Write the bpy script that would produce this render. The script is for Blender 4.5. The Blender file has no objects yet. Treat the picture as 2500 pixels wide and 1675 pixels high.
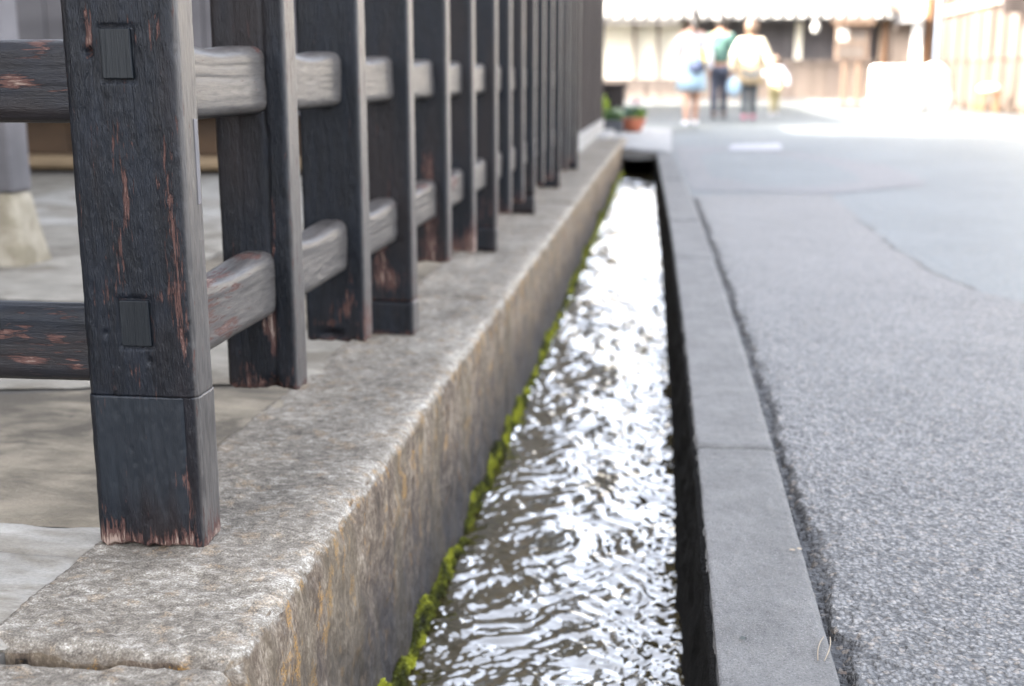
import bpy, bmesh, math, random
import numpy as np
from mathutils import Vector, Matrix, Euler

S = bpy.context.scene
C = S.collection
R = math.radians
rng = np.random.default_rng(7)
random.seed(7)

# ------------------------------------------------------------------ camera, sky, sun, exposure
cam_d = bpy.data.cameras.new('camera')
cam = bpy.data.objects.new('camera', cam_d); C.objects.link(cam)
cam.location = (0, 0, .65)
cam.rotation_euler = (R(90 - 12.375), 0, R(7.255))
cam_d.lens = 42.49; cam_d.sensor_width = 36
cam_d.clip_start = .02; cam_d.clip_end = 500
cam_d.dof.use_dof = True
cam_d.dof.focus_distance = 1.42
cam_d.dof.aperture_fstop = 3.9
cam_d.dof.aperture_blades = 0
S.camera = cam

SUN_EL, SUN_AZ = 29.0, 18.0            # light travels along +X turned AZ degrees towards +Y
ldir = Vector((math.cos(R(SUN_AZ)) * math.cos(R(SUN_EL)), math.sin(R(SUN_AZ)) * math.cos(R(SUN_EL)), -math.sin(R(SUN_EL))))
w = bpy.data.worlds.new('World'); S.world = w; w.use_nodes = True
wn = w.node_tree; wn.nodes.clear()
sky = wn.nodes.new('ShaderNodeTexSky'); sky.sky_type = 'NISHITA'; sky.sun_disc = False
sky.sun_elevation = R(SUN_EL)
sky.sun_rotation = math.atan2(-ldir.x, -ldir.y)
sky.altitude = 500; sky.air_density = .7; sky.dust_density = 6.0; sky.ozone_density = .4
bg = wn.nodes.new('ShaderNodeBackground'); bg.inputs[1].default_value = .15
wo = wn.nodes.new('ShaderNodeOutputWorld')
hs = wn.nodes.new('ShaderNodeHueSaturation'); hs.inputs['Saturation'].default_value = .42     # hazy, near-white sky
wn.links.new(sky.outputs[0], hs.inputs['Color']); wn.links.new(hs.outputs[0], bg.inputs[0]); wn.links.new(bg.outputs[0], wo.inputs[0])
sun_d = bpy.data.lights.new('sun', 'SUN'); sun_d.energy = 3.6; sun_d.angle = R(.53); sun_d.color = (1, .94, .84)
sun = bpy.data.objects.new('sun', sun_d); C.objects.link(sun)
sun.rotation_euler = ldir.to_track_quat('-Z', 'Y').to_euler()
S.view_settings.view_transform = 'Standard'; S.view_settings.look = 'None'
S.view_settings.gamma = 1; S.view_settings.use_curve_mapping = False
S.view_settings.exposure = 4.0
S.cycles.use_denoising = True; S.cycles.denoising_prefilter = 'ACCURATE'; S.cycles.use_adaptive_sampling = False; S.cycles.sample_clamp_indirect = 3.0; S.cycles.sample_clamp_direct = 12.0
S.cycles.max_bounces = 6; S.cycles.diffuse_bounces = 3; S.cycles.glossy_bounces = 3; S.cycles.caustics_reflective = False; S.cycles.caustics_refractive = False

# ------------------------------------------------------------------ noise
def _h(ix, iy, iz, seed):
    n = (ix * 374761393 + iy * 668265263 + iz * 2147483647 + seed * 1274126177) & 0xffffffff
    n = ((n ^ (n >> 13)) * 1274126177) & 0xffffffff
    n = ((n ^ (n >> 16)) * 2246822519) & 0xffffffff
    return ((n ^ (n >> 15)) & 0xffffff) / float(0xffffff)
def vn(x, y, z=0., seed=0):
    x, y, z = np.broadcast_arrays(np.asarray(x, float), np.asarray(y, float), np.asarray(z, float))
    fx, fy, fz = np.floor(x), np.floor(y), np.floor(z)
    ix, iy, iz = fx.astype(np.int64), fy.astype(np.int64), fz.astype(np.int64)
    u, v, t = x - fx, y - fy, z - fz
    u = u * u * u * (u * (u * 6 - 15) + 10); v = v * v * v * (v * (v * 6 - 15) + 10); t = t * t * t * (t * (t * 6 - 15) + 10)
    r = 0
    for a in (0, 1):
        for b in (0, 1):
            for c in (0, 1):
                r = r + _h(ix + a, iy + b, iz + c, seed) * (u if a else 1 - u) * (v if b else 1 - v) * (t if c else 1 - t)
    return r * 2 - 1
def fbm(x, y, z=0., seed=0, o=4, g=.5):
    r, a = 0, 1.
    for i in range(o):
        r = r + a * vn(np.asarray(x) * 2 ** i, np.asarray(y) * 2 ** i, np.asarray(z) * 2 ** i, seed + i * 17); a *= g
    return r
def sstep(a, b, x):
    t = np.clip((x - a) / (b - a), 0, 1); return t * t * (3 - 2 * t)

# ------------------------------------------------------------------ mesh helpers
def mesh_np(name, verts, quads, smooth=True):
    me = bpy.data.meshes.new(name)
    verts = np.ascontiguousarray(verts, dtype=np.float32).reshape(-1, 3)
    quads = np.ascontiguousarray(quads, dtype=np.int32); k = quads.shape[1]
    me.vertices.add(len(verts)); me.vertices.foreach_set('co', verts.ravel())
    me.loops.add(quads.size); me.loops.foreach_set('vertex_index', quads.ravel())
    me.polygons.add(len(quads))
    me.polygons.foreach_set('loop_start', np.arange(0, quads.size, k, dtype=np.int32))
    me.polygons.foreach_set('loop_total', np.full(len(quads), k, np.int32))
    me.polygons.foreach_set('use_smooth', np.full(len(quads), smooth))
    me.update(calc_edges=True); me.validate()
    return me
def gridq(nu, nv, wrap=False):
    i = np.arange(nu - 1)[:, None] * nv; j = np.arange(nv if wrap else nv - 1)[None, :]
    j2 = (j + 1) % nv
    return np.stack([i + j, i + j2, i + nv + j2, i + nv + j], -1).reshape(-1, 4)
def attr(me, name, arr):
    a = me.attributes.new(name, 'FLOAT', 'POINT'); a.data.foreach_set('value', np.ascontiguousarray(arr, np.float32).ravel())
def link(name, me, mat, parent=None, loc=None):
    o = bpy.data.objects.new(name, me); C.objects.link(o)
    if mat is not None and me is not None and not me.materials: me.materials.append(mat)
    if parent is not None: o.parent = parent
    if loc is not None: o.location = loc
    return o
def thing(name, label, cat, loc=(0, 0, 0), group=None, rz=0):
    o = bpy.data.objects.new(name, None); C.objects.link(o); o.location = loc; o.rotation_euler = (0, 0, rz)
    o.empty_display_size = .1
    return tag(o, label, cat, group)
def tag(o, label=None, cat=None, group=None, kind=None):
    if label: o['label'] = label
    if cat: o['category'] = cat
    if group: o['group'] = group
    if kind: o['kind'] = kind
    return o
def bm_box(bm, x0, x1, y0, y1, z0, z1, bev=0):
    vs = [bm.verts.new((x, y, z)) for x in (x0, x1) for y in (y0, y1) for z in (z0, z1)]
    f = [(0, 1, 3, 2), (4, 6, 7, 5), (0, 4, 5, 1), (2, 3, 7, 6), (0, 2, 6, 4), (1, 5, 7, 3)]
    fs = [bm.faces.new([vs[i] for i in q]) for q in f]
    if bev:
        es = list({e for q in fs for e in q.edges})
        bmesh.ops.bevel(bm, geom=es, offset=bev, segments=2, profile=.5, affect='EDGES')
def bm_obj(name, bm, mat, parent=None, smooth=False, loc=None):
    me = bpy.data.meshes.new(name); bmesh.ops.recalc_face_normals(bm, faces=bm.faces); bm.to_mesh(me); bm.free()
    if smooth: me.polygons.foreach_set('use_smooth', np.ones(len(me.polygons), bool))
    return link(name, me, mat, parent, loc)
def box(name, x0, x1, y0, y1, z0, z1, mat, parent=None, bev=.004):
    bm = bmesh.new(); bm_box(bm, x0, x1, y0, y1, z0, z1, min(bev, .3 * min(abs(x1 - x0), abs(y1 - y0), abs(z1 - z0))))
    return bm_obj(name, bm, mat, parent)
def lathe(name, prof, mat, parent=None, n=24, loc=None, sx=1, sy=1):
    a = np.linspace(0, 2 * np.pi, n, endpoint=False)
    P = np.array([[[r * np.cos(t) * sx, r * np.sin(t) * sy, z] for t in a] for r, z in prof])
    return link(name, mesh_np(name, P, gridq(len(prof), n, True)), mat, parent, loc)
def ellipsoid(name, c, r, mat, parent=None, n=20, m=12, amp=0, seed=0):
    th = np.linspace(.02, np.pi - .02, m); ph = np.linspace(0, 2 * np.pi, n, endpoint=False)
    d = np.array([[[np.sin(t) * np.cos(p), np.sin(t) * np.sin(p), np.cos(t)] for p in ph] for t in th])
    k = 1 + amp * vn(d[..., 0] * 3, d[..., 1] * 3, d[..., 2] * 3, seed)[..., None]
    return link(name, mesh_np(name, np.array(c) + d * np.array(r) * k, gridq(m, n, True)[:, ::-1]), mat, parent)
def tube_np(pts, rad, n=8):
    pts = np.array(pts, float); rad = np.broadcast_to(rad, len(pts))
    t = np.gradient(pts, axis=0); t /= np.linalg.norm(t, axis=1)[:, None] + 1e-9
    ref = np.array([0, 0, 1.]) if abs(t[:, 2]).max() < .9 else np.array([.3, 1., 0.1])
    u = np.cross(t, ref); u /= np.linalg.norm(u, axis=1)[:, None]; v = np.cross(t, u)
    a = np.linspace(0, 2 * np.pi, n, endpoint=False)
    P = pts[:, None] + rad[:, None, None] * (np.cos(a)[None, :, None] * u[:, None] + np.sin(a)[None, :, None] * v[:, None])
    return P, gridq(len(pts), n, True)
def tube(name, pts, rad, mat, parent=None, n=8):
    P, q = tube_np(pts, rad, n); return link(name, mesh_np(name, P, q), mat, parent)

# ------------------------------------------------------------------ material helpers
class NT:
    def __init__(s, name):
        s.m = bpy.data.materials.new(name); s.m.use_nodes = True; s.t = s.m.node_tree
        s.b = s.t.nodes['Principled BSDF']
        s.o = s.t.nodes['Material Output']
        s.co = s.t.nodes.new('ShaderNodeTexCoord').outputs['Object']
    def set(s, sock, v):
        if hasattr(v, 'links') or isinstance(v, bpy.types.NodeSocket): s.t.links.new(v, sock)
        else:
            if isinstance(v, (tuple, list)) and len(v) == 3 and sock.type == 'RGBA': v = (*v, 1)
            sock.default_value = v
    def n(s, typ, out=0, props=None, **kw):
        nd = s.t.nodes.new(typ)
        for k, v in (props or {}).items(): setattr(nd, k, v)
        for k, v in kw.items():
            key = int(k[1:]) if k[0] == 'i' and k[1:].isdigit() else k.replace('_', ' ')
            s.set(nd.inputs[key], v)
        return nd.outputs[out]
    def map(s, scale=(1, 1, 1), loc=(0, 0, 0), rot=(0, 0, 0), vec=None):
        return s.n('ShaderNodeMapping', i0=vec or s.co, Scale=scale, Location=loc, Rotation=rot)
    def noise(s, vec, scale, detail=4, rough=.55, dist=0, out=0):
        return s.n('ShaderNodeTexNoise', out, Vector=vec, Scale=scale, Detail=detail, Roughness=rough, Distortion=dist)
    def ramp(s, f, stops, interp='LINEAR'):
        nd = s.t.nodes.new('ShaderNodeValToRGB'); s.set(nd.inputs[0], f); cr = nd.color_ramp; cr.interpolation = interp
        while len(cr.elements) < len(stops): cr.elements.new(.5)
        for e, (p, c) in zip(cr.elements, stops):
            e.position = p; e.color = (*((c,) * 3 if isinstance(c, (int, float)) else c), 1)
        return nd.outputs[0]
    def mix(s, f, a, b, mode='MIX'):
        nd = s.t.nodes.new('ShaderNodeMix'); nd.data_type = 'RGBA'; nd.blend_type = mode
        s.set(nd.inputs[0], f); s.set(nd.inputs[6], a); s.set(nd.inputs[7], b); return nd.outputs[2]
    def math(s, op, a, b=0., c=0., clamp=False):
        nd = s.t.nodes.new('ShaderNodeMath'); nd.operation = op; nd.use_clamp = clamp
        s.set(nd.inputs[0], a); s.set(nd.inputs[1], b); s.set(nd.inputs[2], c); return nd.outputs[0]
    def step(s, a, b, x):
        nd = s.t.nodes.new('ShaderNodeMapRange'); nd.interpolation_type = 'SMOOTHSTEP'
        s.set(nd.inputs[0], x); nd.inputs[1].default_value = a; nd.inputs[2].default_value = b; return nd.outputs[0]
    def at(s, name): return s.n('ShaderNodeAttribute', 2, {'attribute_name': name})
    def bump(s, h, dist, strength=1., nrm=None):
        kw = dict(Height=h, Distance=dist, Strength=strength)
        if nrm is not None: kw['Normal'] = nrm
        return s.n('ShaderNodeBump', 0, None, **kw)
    def done(s, col=None, rough=None, nrm=None, spec=None, metal=None):
        if col is not None: s.set(s.b.inputs['Base Color'], col)
        if rough is not None: s.set(s.b.inputs['Roughness'], rough)
        if nrm is not None: s.set(s.b.inputs['Normal'], nrm)
        if spec is not None: s.set(s.b.inputs['Specular IOR Level'], spec)
        if metal is not None: s.set(s.b.inputs['Metallic'], metal)
        return s.m

def plain(name, col, rough=.7, var=.25, scale=6., stretch=(1, 1, 1), bump=.0, spec=.5):
    m = NT(name); v = m.map(stretch); nz = m.noise(v, scale, 5, .6)
    lo = tuple(c * (1 - var) for c in col); hi = tuple(min(1, c * (1 + var)) for c in col)
    c = m.ramp(nz, [(.3, lo), (.7, hi)])
    nr = m.bump(m.noise(v, scale * 6, 4), bump) if bump else None
    return m.done(c, rough, nr, spec)

def wood_paint(name, axis='z', bs=.0012):
    """old bluish black paint over red primer and pale timber; grain runs along axis; vertex 'wear' drives the loss"""
    m = NT(name)
    st = {'z': (1, 1, .07), 'y': (1, .07, 1), 'x': (.07, 1, 1)}[axis]
    st2 = {'z': (1, 1, .22), 'y': (1, .3, 1), 'x': (.3, 1, 1)}[axis]
    g = m.map(st); g2 = m.map(st2)
    grain = m.noise(g, 420, 4, .65, .5)
    fine = m.noise(g, 1300, 2, .6)
    blot = m.noise(g2, 34, 5, .65, .6)
    flake = m.noise(g2, 300, 4, .65, .9)
    wear = m.at('wear')
    big = m.noise(m.map(st2), 9, 3, .5)
    paint = m.mix(m.step(.35, .7, blot), (.0015, .0021, .0040), (.0042, .0060, .0102))
    paint = m.mix(m.math('MULTIPLY', m.step(.45, .7, big), .75), paint, (.0125, .0080, .0072))
    paint = m.mix(m.math('MULTIPLY', m.step(.55, .72, grain), .4), paint, (.010, .012, .017))
    fresh = m.at('fresh'); paint = m.mix(m.math('MULTIPLY', fresh, .85), paint, m.mix(blot, (.0045, .0065, .0095), (.0085, .0118, .016)))
    # paint chalked grey on the weather side towards the street; rail tops paled to stand in for sky sheen
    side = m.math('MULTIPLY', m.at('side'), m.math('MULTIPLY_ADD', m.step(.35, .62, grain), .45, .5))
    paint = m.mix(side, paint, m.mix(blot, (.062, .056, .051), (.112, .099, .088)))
    # red primer in worn zones, thin pale wood threads inside them
    k = m.math('ADD', m.math('MULTIPLY', wear, 1.0), m.math('ADD', m.math('MULTIPLY', m.math('SUBTRACT', m.noise(m.map({'z': (1, 1, .12), 'y': (1, .12, 1), 'x': (.12, 1, 1)}[axis]), 120, 5, .7, 1.0), .5), 1.7), m.math('MULTIPLY', m.math('SUBTRACT', grain, .5), 1.1)))
    red_m = m.step(.50, .62, k)
    pale_m = m.step(.80, 1.02, m.math('ADD', k, m.math('MULTIPLY', m.math('SUBTRACT', fine, .5), .9)))
    red = m.mix(fine, (.026, .013, .011), (.098, .047, .037))
    pale = m.mix(fine, (.13, .085, .066), (.30, .23, .185))
    c = m.mix(red_m, paint, red); c = m.mix(pale_m, c, pale)
    rough = m.math('ADD', m.math('MULTIPLY', red_m, .32), m.math('MULTIPLY_ADD', blot, .24, .30), clamp=True)
    h = m.math('ADD', m.math('MULTIPLY', grain, .8), m.math('ADD', m.math('MULTIPLY', flake, .7), m.math('MULTIPLY', fine, .25)))
    h = m.math('SUBTRACT', h, m.math('MULTIPLY', red_m, .55))
    if axis == 'z':
        ny = m.math('ABSOLUTE', m.n('ShaderNodeSeparateXYZ', 1, i0=m.n('ShaderNodeNewGeometry', 3)))
        h = m.math('MULTIPLY', h, m.math('MULTIPLY_ADD', m.step(.2, .9, ny), .9, .1))
    return m.done(c, rough, m.bump(m.math('MULTIPLY', h, m.math('SUBTRACT', 1, m.math('MULTIPLY', fresh, .75))), bs, .8), .26)

def smooth_paint(name):
    m = NT(name); g = m.map((1, 1, .05)); n1 = m.noise(g, 160, 4, .6); n2 = m.noise(m.map((1, 1, .5)), 18, 4)
    c = m.mix(n2, (.0030, .0042, .0058), (.0066, .0088, .0110)); ln = m.step(.62, .7, n1)
    c = m.mix(m.math('MULTIPLY', ln, .5), c, (.028, .033, .037))
    return m.done(c, .45, m.bump(m.math('ADD', n1, m.math('MULTIPLY', m.noise(g, 700, 2), .4)), .0014, .8), .2)

def stone_mat():
    m = NT('weathered_stone')
    v = m.map((.7, 1, 1)); vi = m.map((1, 1, 1)); vs = m.map((1, 1, .5))
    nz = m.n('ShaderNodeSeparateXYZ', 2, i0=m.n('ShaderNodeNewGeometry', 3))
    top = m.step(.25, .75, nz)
    a = m.noise(v, 22, 6, .68, .4); b = m.noise(v, 95, 6, .7, .3); f = m.noise(vi, 420, 4, .65); big = m.noise(v, 5, 3, .5)
    t = m.math('ADD', m.math('MULTIPLY', a, .27), m.math('ADD', m.math('MULTIPLY', b, .62), m.math('MULTIPLY', m.math('SUBTRACT', big, .5), .16)))
    t = m.math('ADD', t, m.math('MULTIPLY', m.math('SUBTRACT', f, .5), .62))
    edge = m.math('MULTIPLY', m.at('arris'), .055)
    t = m.math('ADD', t, edge)
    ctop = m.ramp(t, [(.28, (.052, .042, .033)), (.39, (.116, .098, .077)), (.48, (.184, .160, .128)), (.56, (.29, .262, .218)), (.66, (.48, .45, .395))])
    # upright face: brown and purple grey with pale vertical flecks and ochre lichen
    s1 = m.noise(vs, 190, 5, .75, .3); s2 = m.noise(vs, 28, 4, .6); 
    u = m.math('ADD', m.math('MULTIPLY', s1, .6), m.math('MULTIPLY', s2, .4))
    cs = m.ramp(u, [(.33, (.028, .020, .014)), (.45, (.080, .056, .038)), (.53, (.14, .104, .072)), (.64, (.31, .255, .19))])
    zz = m.n('ShaderNodeSeparateXYZ', 2, i0=m.co)
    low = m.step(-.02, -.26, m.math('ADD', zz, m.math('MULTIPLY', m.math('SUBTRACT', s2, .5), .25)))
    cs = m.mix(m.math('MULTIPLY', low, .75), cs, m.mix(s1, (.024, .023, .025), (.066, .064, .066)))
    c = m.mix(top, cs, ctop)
    och = m.step(.55, .63, m.math('ADD', m.noise(m.map((1, 1, .6), (3, 1, 2)), 30, 5, .6), m.math('MULTIPLY', m.at('arris'), .05)))
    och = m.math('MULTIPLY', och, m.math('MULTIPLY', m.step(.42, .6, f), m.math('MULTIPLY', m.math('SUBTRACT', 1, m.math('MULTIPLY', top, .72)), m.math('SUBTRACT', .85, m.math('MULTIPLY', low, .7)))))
    c = m.mix(och, c, (.36, .19, .045))
    wall_x = m.step(.45, .55, m.noise(m.map((1, 1, .12), (5, 0, 0)), 9, 3))
    c = m.mix(m.math('MULTIPLY', m.math('MULTIPLY', wall_x, m.math('SUBTRACT', 1, top)), .35), c, (.12, .095, .058))
    h = m.math('ADD', m.math('MULTIPLY', b, .9), m.math('MULTIPLY', f, .55))
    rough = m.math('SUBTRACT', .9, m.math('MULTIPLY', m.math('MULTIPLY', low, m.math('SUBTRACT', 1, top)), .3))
    return m.done(c, rough, m.bump(h, .004, .9), .35)

def paving_mat(name, lo, hi, stain, amt):
    m = NT(name); v = m.map((.6, 1, 1)); big = m.noise(v, 6.0, 6, .65, .6); mid = m.noise(v, 14, 5, .6); f = m.noise(v, 260, 5, .7)
    c = m.mix(m.step(.3, .7, mid), lo, hi)
    c = m.mix(m.math('MULTIPLY', m.step(.46, .62, big), amt), c, stain)
    c = m.mix(m.math('MULTIPLY', m.step(.35, .75, f), .45), c, m.mix(.5, c, (0, 0, 0)))
    return m.done(c, .8, m.bump(m.math('ADD', m.math('MULTIPLY', mid, .25), f), .0035, .8), .4)

def asphalt_mat(name, tint, speck=1.):
    m = NT(name); v = m.map()
    vo = m.t.nodes.new('ShaderNodeTexVoronoi'); m.set(vo.inputs['Vector'], v); vo.inputs['Scale'].default_value = 145
    vo2 = m.t.nodes.new('ShaderNodeTexVoronoi'); m.set(vo2.inputs['Vector'], v); vo2.inputs['Scale'].default_value = 330
    rnd = m.n('ShaderNodeSeparateColor', 0, i0=vo.outputs['Color'])
    big = m.noise(v, 1.3, 6, .68, .5); mid = m.noise(v, 30, 4, .6)
    g = m.math('MULTIPLY_ADD', rnd, .55 * speck, .72 - .27 * speck)
    g = m.math('MULTIPLY', g, m.math('MULTIPLY_ADD', mid, .7, .65))
    g = m.math('MULTIPLY', g, m.math('MULTIPLY_ADD', big, .9, .58))
    pit = m.step(.30, .60, vo.outputs['Distance'])
    g = m.math('MULTIPLY', g, m.math('SUBTRACT', 1, m.math('MULTIPLY', pit, .62 * speck)))
    tar = m.at('tar')
    c = m.mix(1., tint, m.n('ShaderNodeCombineColor', 0, i0=g, i1=g, i2=g), 'MULTIPLY')
    c = m.mix(m.math('MULTIPLY', tar, .93), c, (.010, .010, .011))
    warm = m.step(.90, .96, rnd); c = m.mix(m.math('MULTIPLY', warm, .35), c, (.19, .15, .11))
    h = m.math('SUBTRACT', m.math('MULTIPLY', mid, .5), m.math('ADD', vo.outputs['Distance'], m.math('MULTIPLY', vo2.outputs['Distance'], .5)))
    return m.done(c, .56, m.bump(h, .0036, .9), .5)

def concrete_mat(name, lo, hi, spk):
    m = NT(name); v = m.map(); mid = m.noise(v, 9, 5, .6); f = m.noise(v, 330, 5, .75); g = m.noise(m.map((1, .5, 1)), 60, 5, .7)
    c = m.mix(m.step(.3, .7, mid), lo, hi); c = m.mix(m.step(.54, .70, f), c, spk); c = m.mix(m.math('MULTIPLY', m.step(.48, .34, f), .9), c, (.035, .034, .034))
    st = m.noise(m.map((1, .6, 1), (2, 7, 1)), 4.5, 5, .65, .4); c = m.mix(m.math('MULTIPLY', m.step(.5, .68, st), .35), c, (.05, .047, .043))
    c = m.mix(m.math('MULTIPLY', m.step(.5, .7, g), .3), c, (.13, .12, .105))
    return m.done(c, .72, m.bump(m.math('ADD', f, g), .0036, .9), .45)

M = {}
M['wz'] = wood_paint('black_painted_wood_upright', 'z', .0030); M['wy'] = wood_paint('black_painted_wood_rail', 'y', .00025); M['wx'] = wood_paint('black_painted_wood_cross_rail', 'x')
M['tenon'] = smooth_paint('smooth_dark_paint'); M['stone'] = stone_mat()
M['pave_pale'] = paving_mat('pale_flagstone', (.27, .252, .218), (.38, .355, .31), (.15, .124, .088), .75)
M['pave_tan'] = paving_mat('tan_flagstone', (.14, .116, .082), (.265, .222, .16), (.075, .061, .043), .95)
M['pave_grey'] = paving_mat('grey_flagstone', (.20, .18, .145), (.30, .27, .22), (.13, .108, .078), .85)
M['asph'] = asphalt_mat('asphalt', (.178, .172, .165)); M['asph_blue'] = asphalt_mat('asphalt_old', (.126, .146, .150), .7); M['asph_patch'] = asphalt_mat('asphalt_patch', (.152, .150, .155), .8)
M['kerb'] = concrete_mat('kerb_stone', (.082, .079, .075), (.122, .118, .112), (.21, .203, .195))
M['slab'] = concrete_mat('slab_concrete', (.22, .215, .21), (.30, .295, .285), (.36, .35, .34))
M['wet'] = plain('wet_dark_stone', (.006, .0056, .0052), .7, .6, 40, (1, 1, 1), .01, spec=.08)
M['bed'] = plain('canal_bed', (.03, .026, .018), .8, .4, 12)

def water_mat():
    m = NT('running_water'); v = m.map(); n1 = m.noise(v, 16, 3); fo = m.noise(m.map((1, .7, 1)), 75, 5, .65, 1.2)
    c = m.mix(n1, (.026, .020, .008), (.065, .052, .024))
    m.b.inputs['IOR'].default_value = 1.6; m.b.inputs['Coat Weight'].default_value = 1.; m.b.inputs['Coat IOR'].default_value = 2.0; m.b.inputs['Coat Roughness'].default_value = .04
    m.done(c, .05, m.bump(m.noise(m.map((1, .8, 1)), 120, 3, .6, .6), .0012, .6), .5)
    return m.m
M['water'] = water_mat()

def moss_mat():
    m = NT('moss'); i = m.at('shade'); n = m.noise(m.map(), 40, 3)
    c = m.ramp(m.math('ADD', m.math('MULTIPLY', i, .7), m.math('MULTIPLY', n, .3)), [(.15, (.022, .022, .006)), (.45, (.10, .11, .012)), (.8, (.46, .47, .04))])
    m.done(c, .75); return m.m
M['moss'] = moss_mat()

M['house_wood'] = plain('dark_stained_boards', (.030, .024, .022), .8, .4, 5, (1, 1, .15), spec=.2)
M['house_grey'] = plain('grey_weathered_boards', (.115, .105, .105), .8, .3, 4, (.3, 1, 1))
M['house_brown'] = plain('brown_underfloor_boards', (.075, .042, .020), .8, .4, 4, (.3, 1, 1))
M['tan_sill'] = plain('tan_timber', (.26, .18, .10), .75, .3, 8, (.2, 1, 1))
M['tile'] = plain('grey_roof_tile', (.22, .22, .225), .55, .25, 4)
M['plaster'] = plain('cream_plaster', (.74, .69, .58), .85, .08, 3)
M['lattice'] = plain('lattice_wood', (.13, .117, .119), .75, .3, 8, (1, 1, .1))
M['wain'] = plain('wainscot_wood', (.19, .15, .125), .75, .25, 6, (1, 1, .15))
M['peach'] = plain('warm_bare_wood', (.23, .18, .145), .75, .2, 3, (1, 1, .15))
M['tile_d'] = plain('dark_roof_tile', (.19, .186, .18), .8, .1, 4, spec=.1)
M['nb'] = plain('board_wood', (.115, .078, .056), .75, .25, 5, (1, 1, .15), spec=.2)
M['bounce_wall'] = plain('bounce_wall_plaster', (.30, .28, .25), .85, .08, 3)  # plaster of the added storehouse that bounces light
M['sunny'] = plain('brown_boards', (.060, .047, .039), .8, .3, 3, (1, 1, .15), spec=.08)
M['sunny2'] = plain('pale_brown_boards', (.078, .065, .057), .8, .3, 3, (1, 1, .15), spec=.08)
M['orange'] = plain('orange_brown_wood', (.15, .075, .035), .7, .25, 5, (1, 1, .15))
M['white'] = plain('white_cloth', (.62, .61, .59), .85, .05, 5)
M['paper'] = plain('white_paper', (.30, .295, .275), .8, .04, 5)
M['pipe'] = plain('pale_blue_pipe', (.085, .105, .135), .5, .06, 5)
M['terra'] = plain('terracotta', (.34, .105, .055), .8, .2, 12)
M['darkpot'] = plain('dark_pot', (.045, .045, .05), .6, .2, 8)
M['leaf'] = plain('green_leaf', (.06, .13, .03), .6, .4, 12); M['leaf_y'] = plain('yellow_green_leaf', (.24, .32, .025), .6, .3, 12)
M['leaf_b'] = plain('blue_green_leaf', (.07, .14, .11), .6, .3, 12); M['petal'] = plain('pale_pink_petal', (.55, .40, .47), .7, .15, 12)
M['petal_w'] = plain('pale_green_white_petal', (.42, .48, .36), .7, .2, 12)
M['bedding'] = plain('joint_dirt', (.075, .066, .055), .9, .3, 30)
M['soil'] = plain('soil', (.03, .022, .015), .9, .3, 20)
M['pale_patch'] = plain('pale_patch_surface', (.235, .235, .255), .7, .12, 9)
M['needle'] = plain('dry_needle', (.20, .16, .11), .7, .2, 60)
M['chip'] = plain('dark_leaf_chip', (.03, .035, .03), .7, .3, 60)

# ================================================================== SETTING
def struct(o): o['kind'] = 'structure'; return o
GZ, GE = -.011, -.024
# ground sheet under everything (split around the canal trough)
bm = bmesh.new()
for (x0, x1, y0, y1) in [(-160, -.60, -60, 15.6), (.14, 160, -60, 15.6), (-160, 160, 15.6, 260)]:
    f = bm.faces.new([bm.verts.new((x, y, -.07)) for x, y in ((x0, y0), (x1, y0), (x1, y1), (x0, y1))])
struct(bm_obj('ground', bm, M['pave_grey']))
# road
def kL(y): return np.interp(y, [-6, 1.0, 1.57, 1.92, 2.77, 3.64, 5.25, 7.09, 11.2, 12.4, 16], [.066, .066, .063, .061, .053, .042, .018, -.02, -.112, -.145, -.25])
def kR(y): return np.interp(y, [-6, 1.0, 2.13, 2.98, 3.99, 6.37, 8.4, 11.2, 12.4, 16], [.207, .207, .206, .201, .189, .154, .107, .03, -.005, -.11])
ys = np.concatenate([np.linspace(-8, 1, 6), np.linspace(1.3, 16, 60)])
xl = kR(ys) + .004
V = np.concatenate([np.stack([xl, ys, np.full_like(ys, GE)], 1), np.stack([np.full_like(ys, .6), ys, np.full_like(ys, GZ)], 1), np.stack([np.full_like(ys, 6.3), ys, np.full_like(ys, GZ)], 1)])
n = len(ys); q = [[k * n + i, (k + 1) * n + i, (k + 1) * n + i + 1, k * n + i + 1] for k in (0, 1) for i in range(n - 1)]
V = np.concatenate([V, [[-9, 16, GZ], [6.3, 16, GZ], [6.3, 44, GZ], [-9, 44, GZ]]]); q.append([3 * n, 3 * n + 1, 3 * n + 2, 3 * n + 3])
me = mesh_np('road', V, np.array(q)); attr(me, 'tar', np.zeros(len(V))); road = struct(link('road', me, M['asph_blue']))
# resurfaced strip beside the kerb, fan grid with real aggregate relief near the camera
def fan_rows(y0, y1, k):
    out = [y0]
    while out[-1] < y1: out.append(out[-1] * (1 + k))
    out[-1] = y1; return np.array(out)
def strip_edge(y): return np.interp(y, [0, 3.2, 3.70, 3.88, 4.37, 4.94, 6.0, 6.82, 7.2], [1.25, 1.14, 1.062, .994, .935, .917, .93, .924, .93])
rows = fan_rows(.85, 7.2, .0023)
nc = 210
uu = np.linspace(0, 1, nc) ** 1.35
Y = np.repeat(rows[:, None], nc, 1)
x0 = kR(rows)[:, None] + .001; x1 = np.minimum(strip_edge(rows) + .015 * vn(rows * 9, 0 * rows, seed=3), .26 + .42 * rows)[:, None]
X = x0 + (x1 - x0) * uu[None]
fade = np.clip(2.2 / Y, .35, 1)
Z = -.0045 + .0022 * fbm(X * 5, Y * 5, seed=5, o=3) + fade * (.0016 * vn(X / .0085, Y / .0085, seed=1) + .0013 * vn(X / .0045, Y / .0045, seed=2))
dk = X - x0
seam = 1 - sstep(.006, .030 + .014 * vn(Y * 14, 0 * Y, seed=8) + .010 * vn(Y * 60, X * 60, seed=18), dk)
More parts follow.
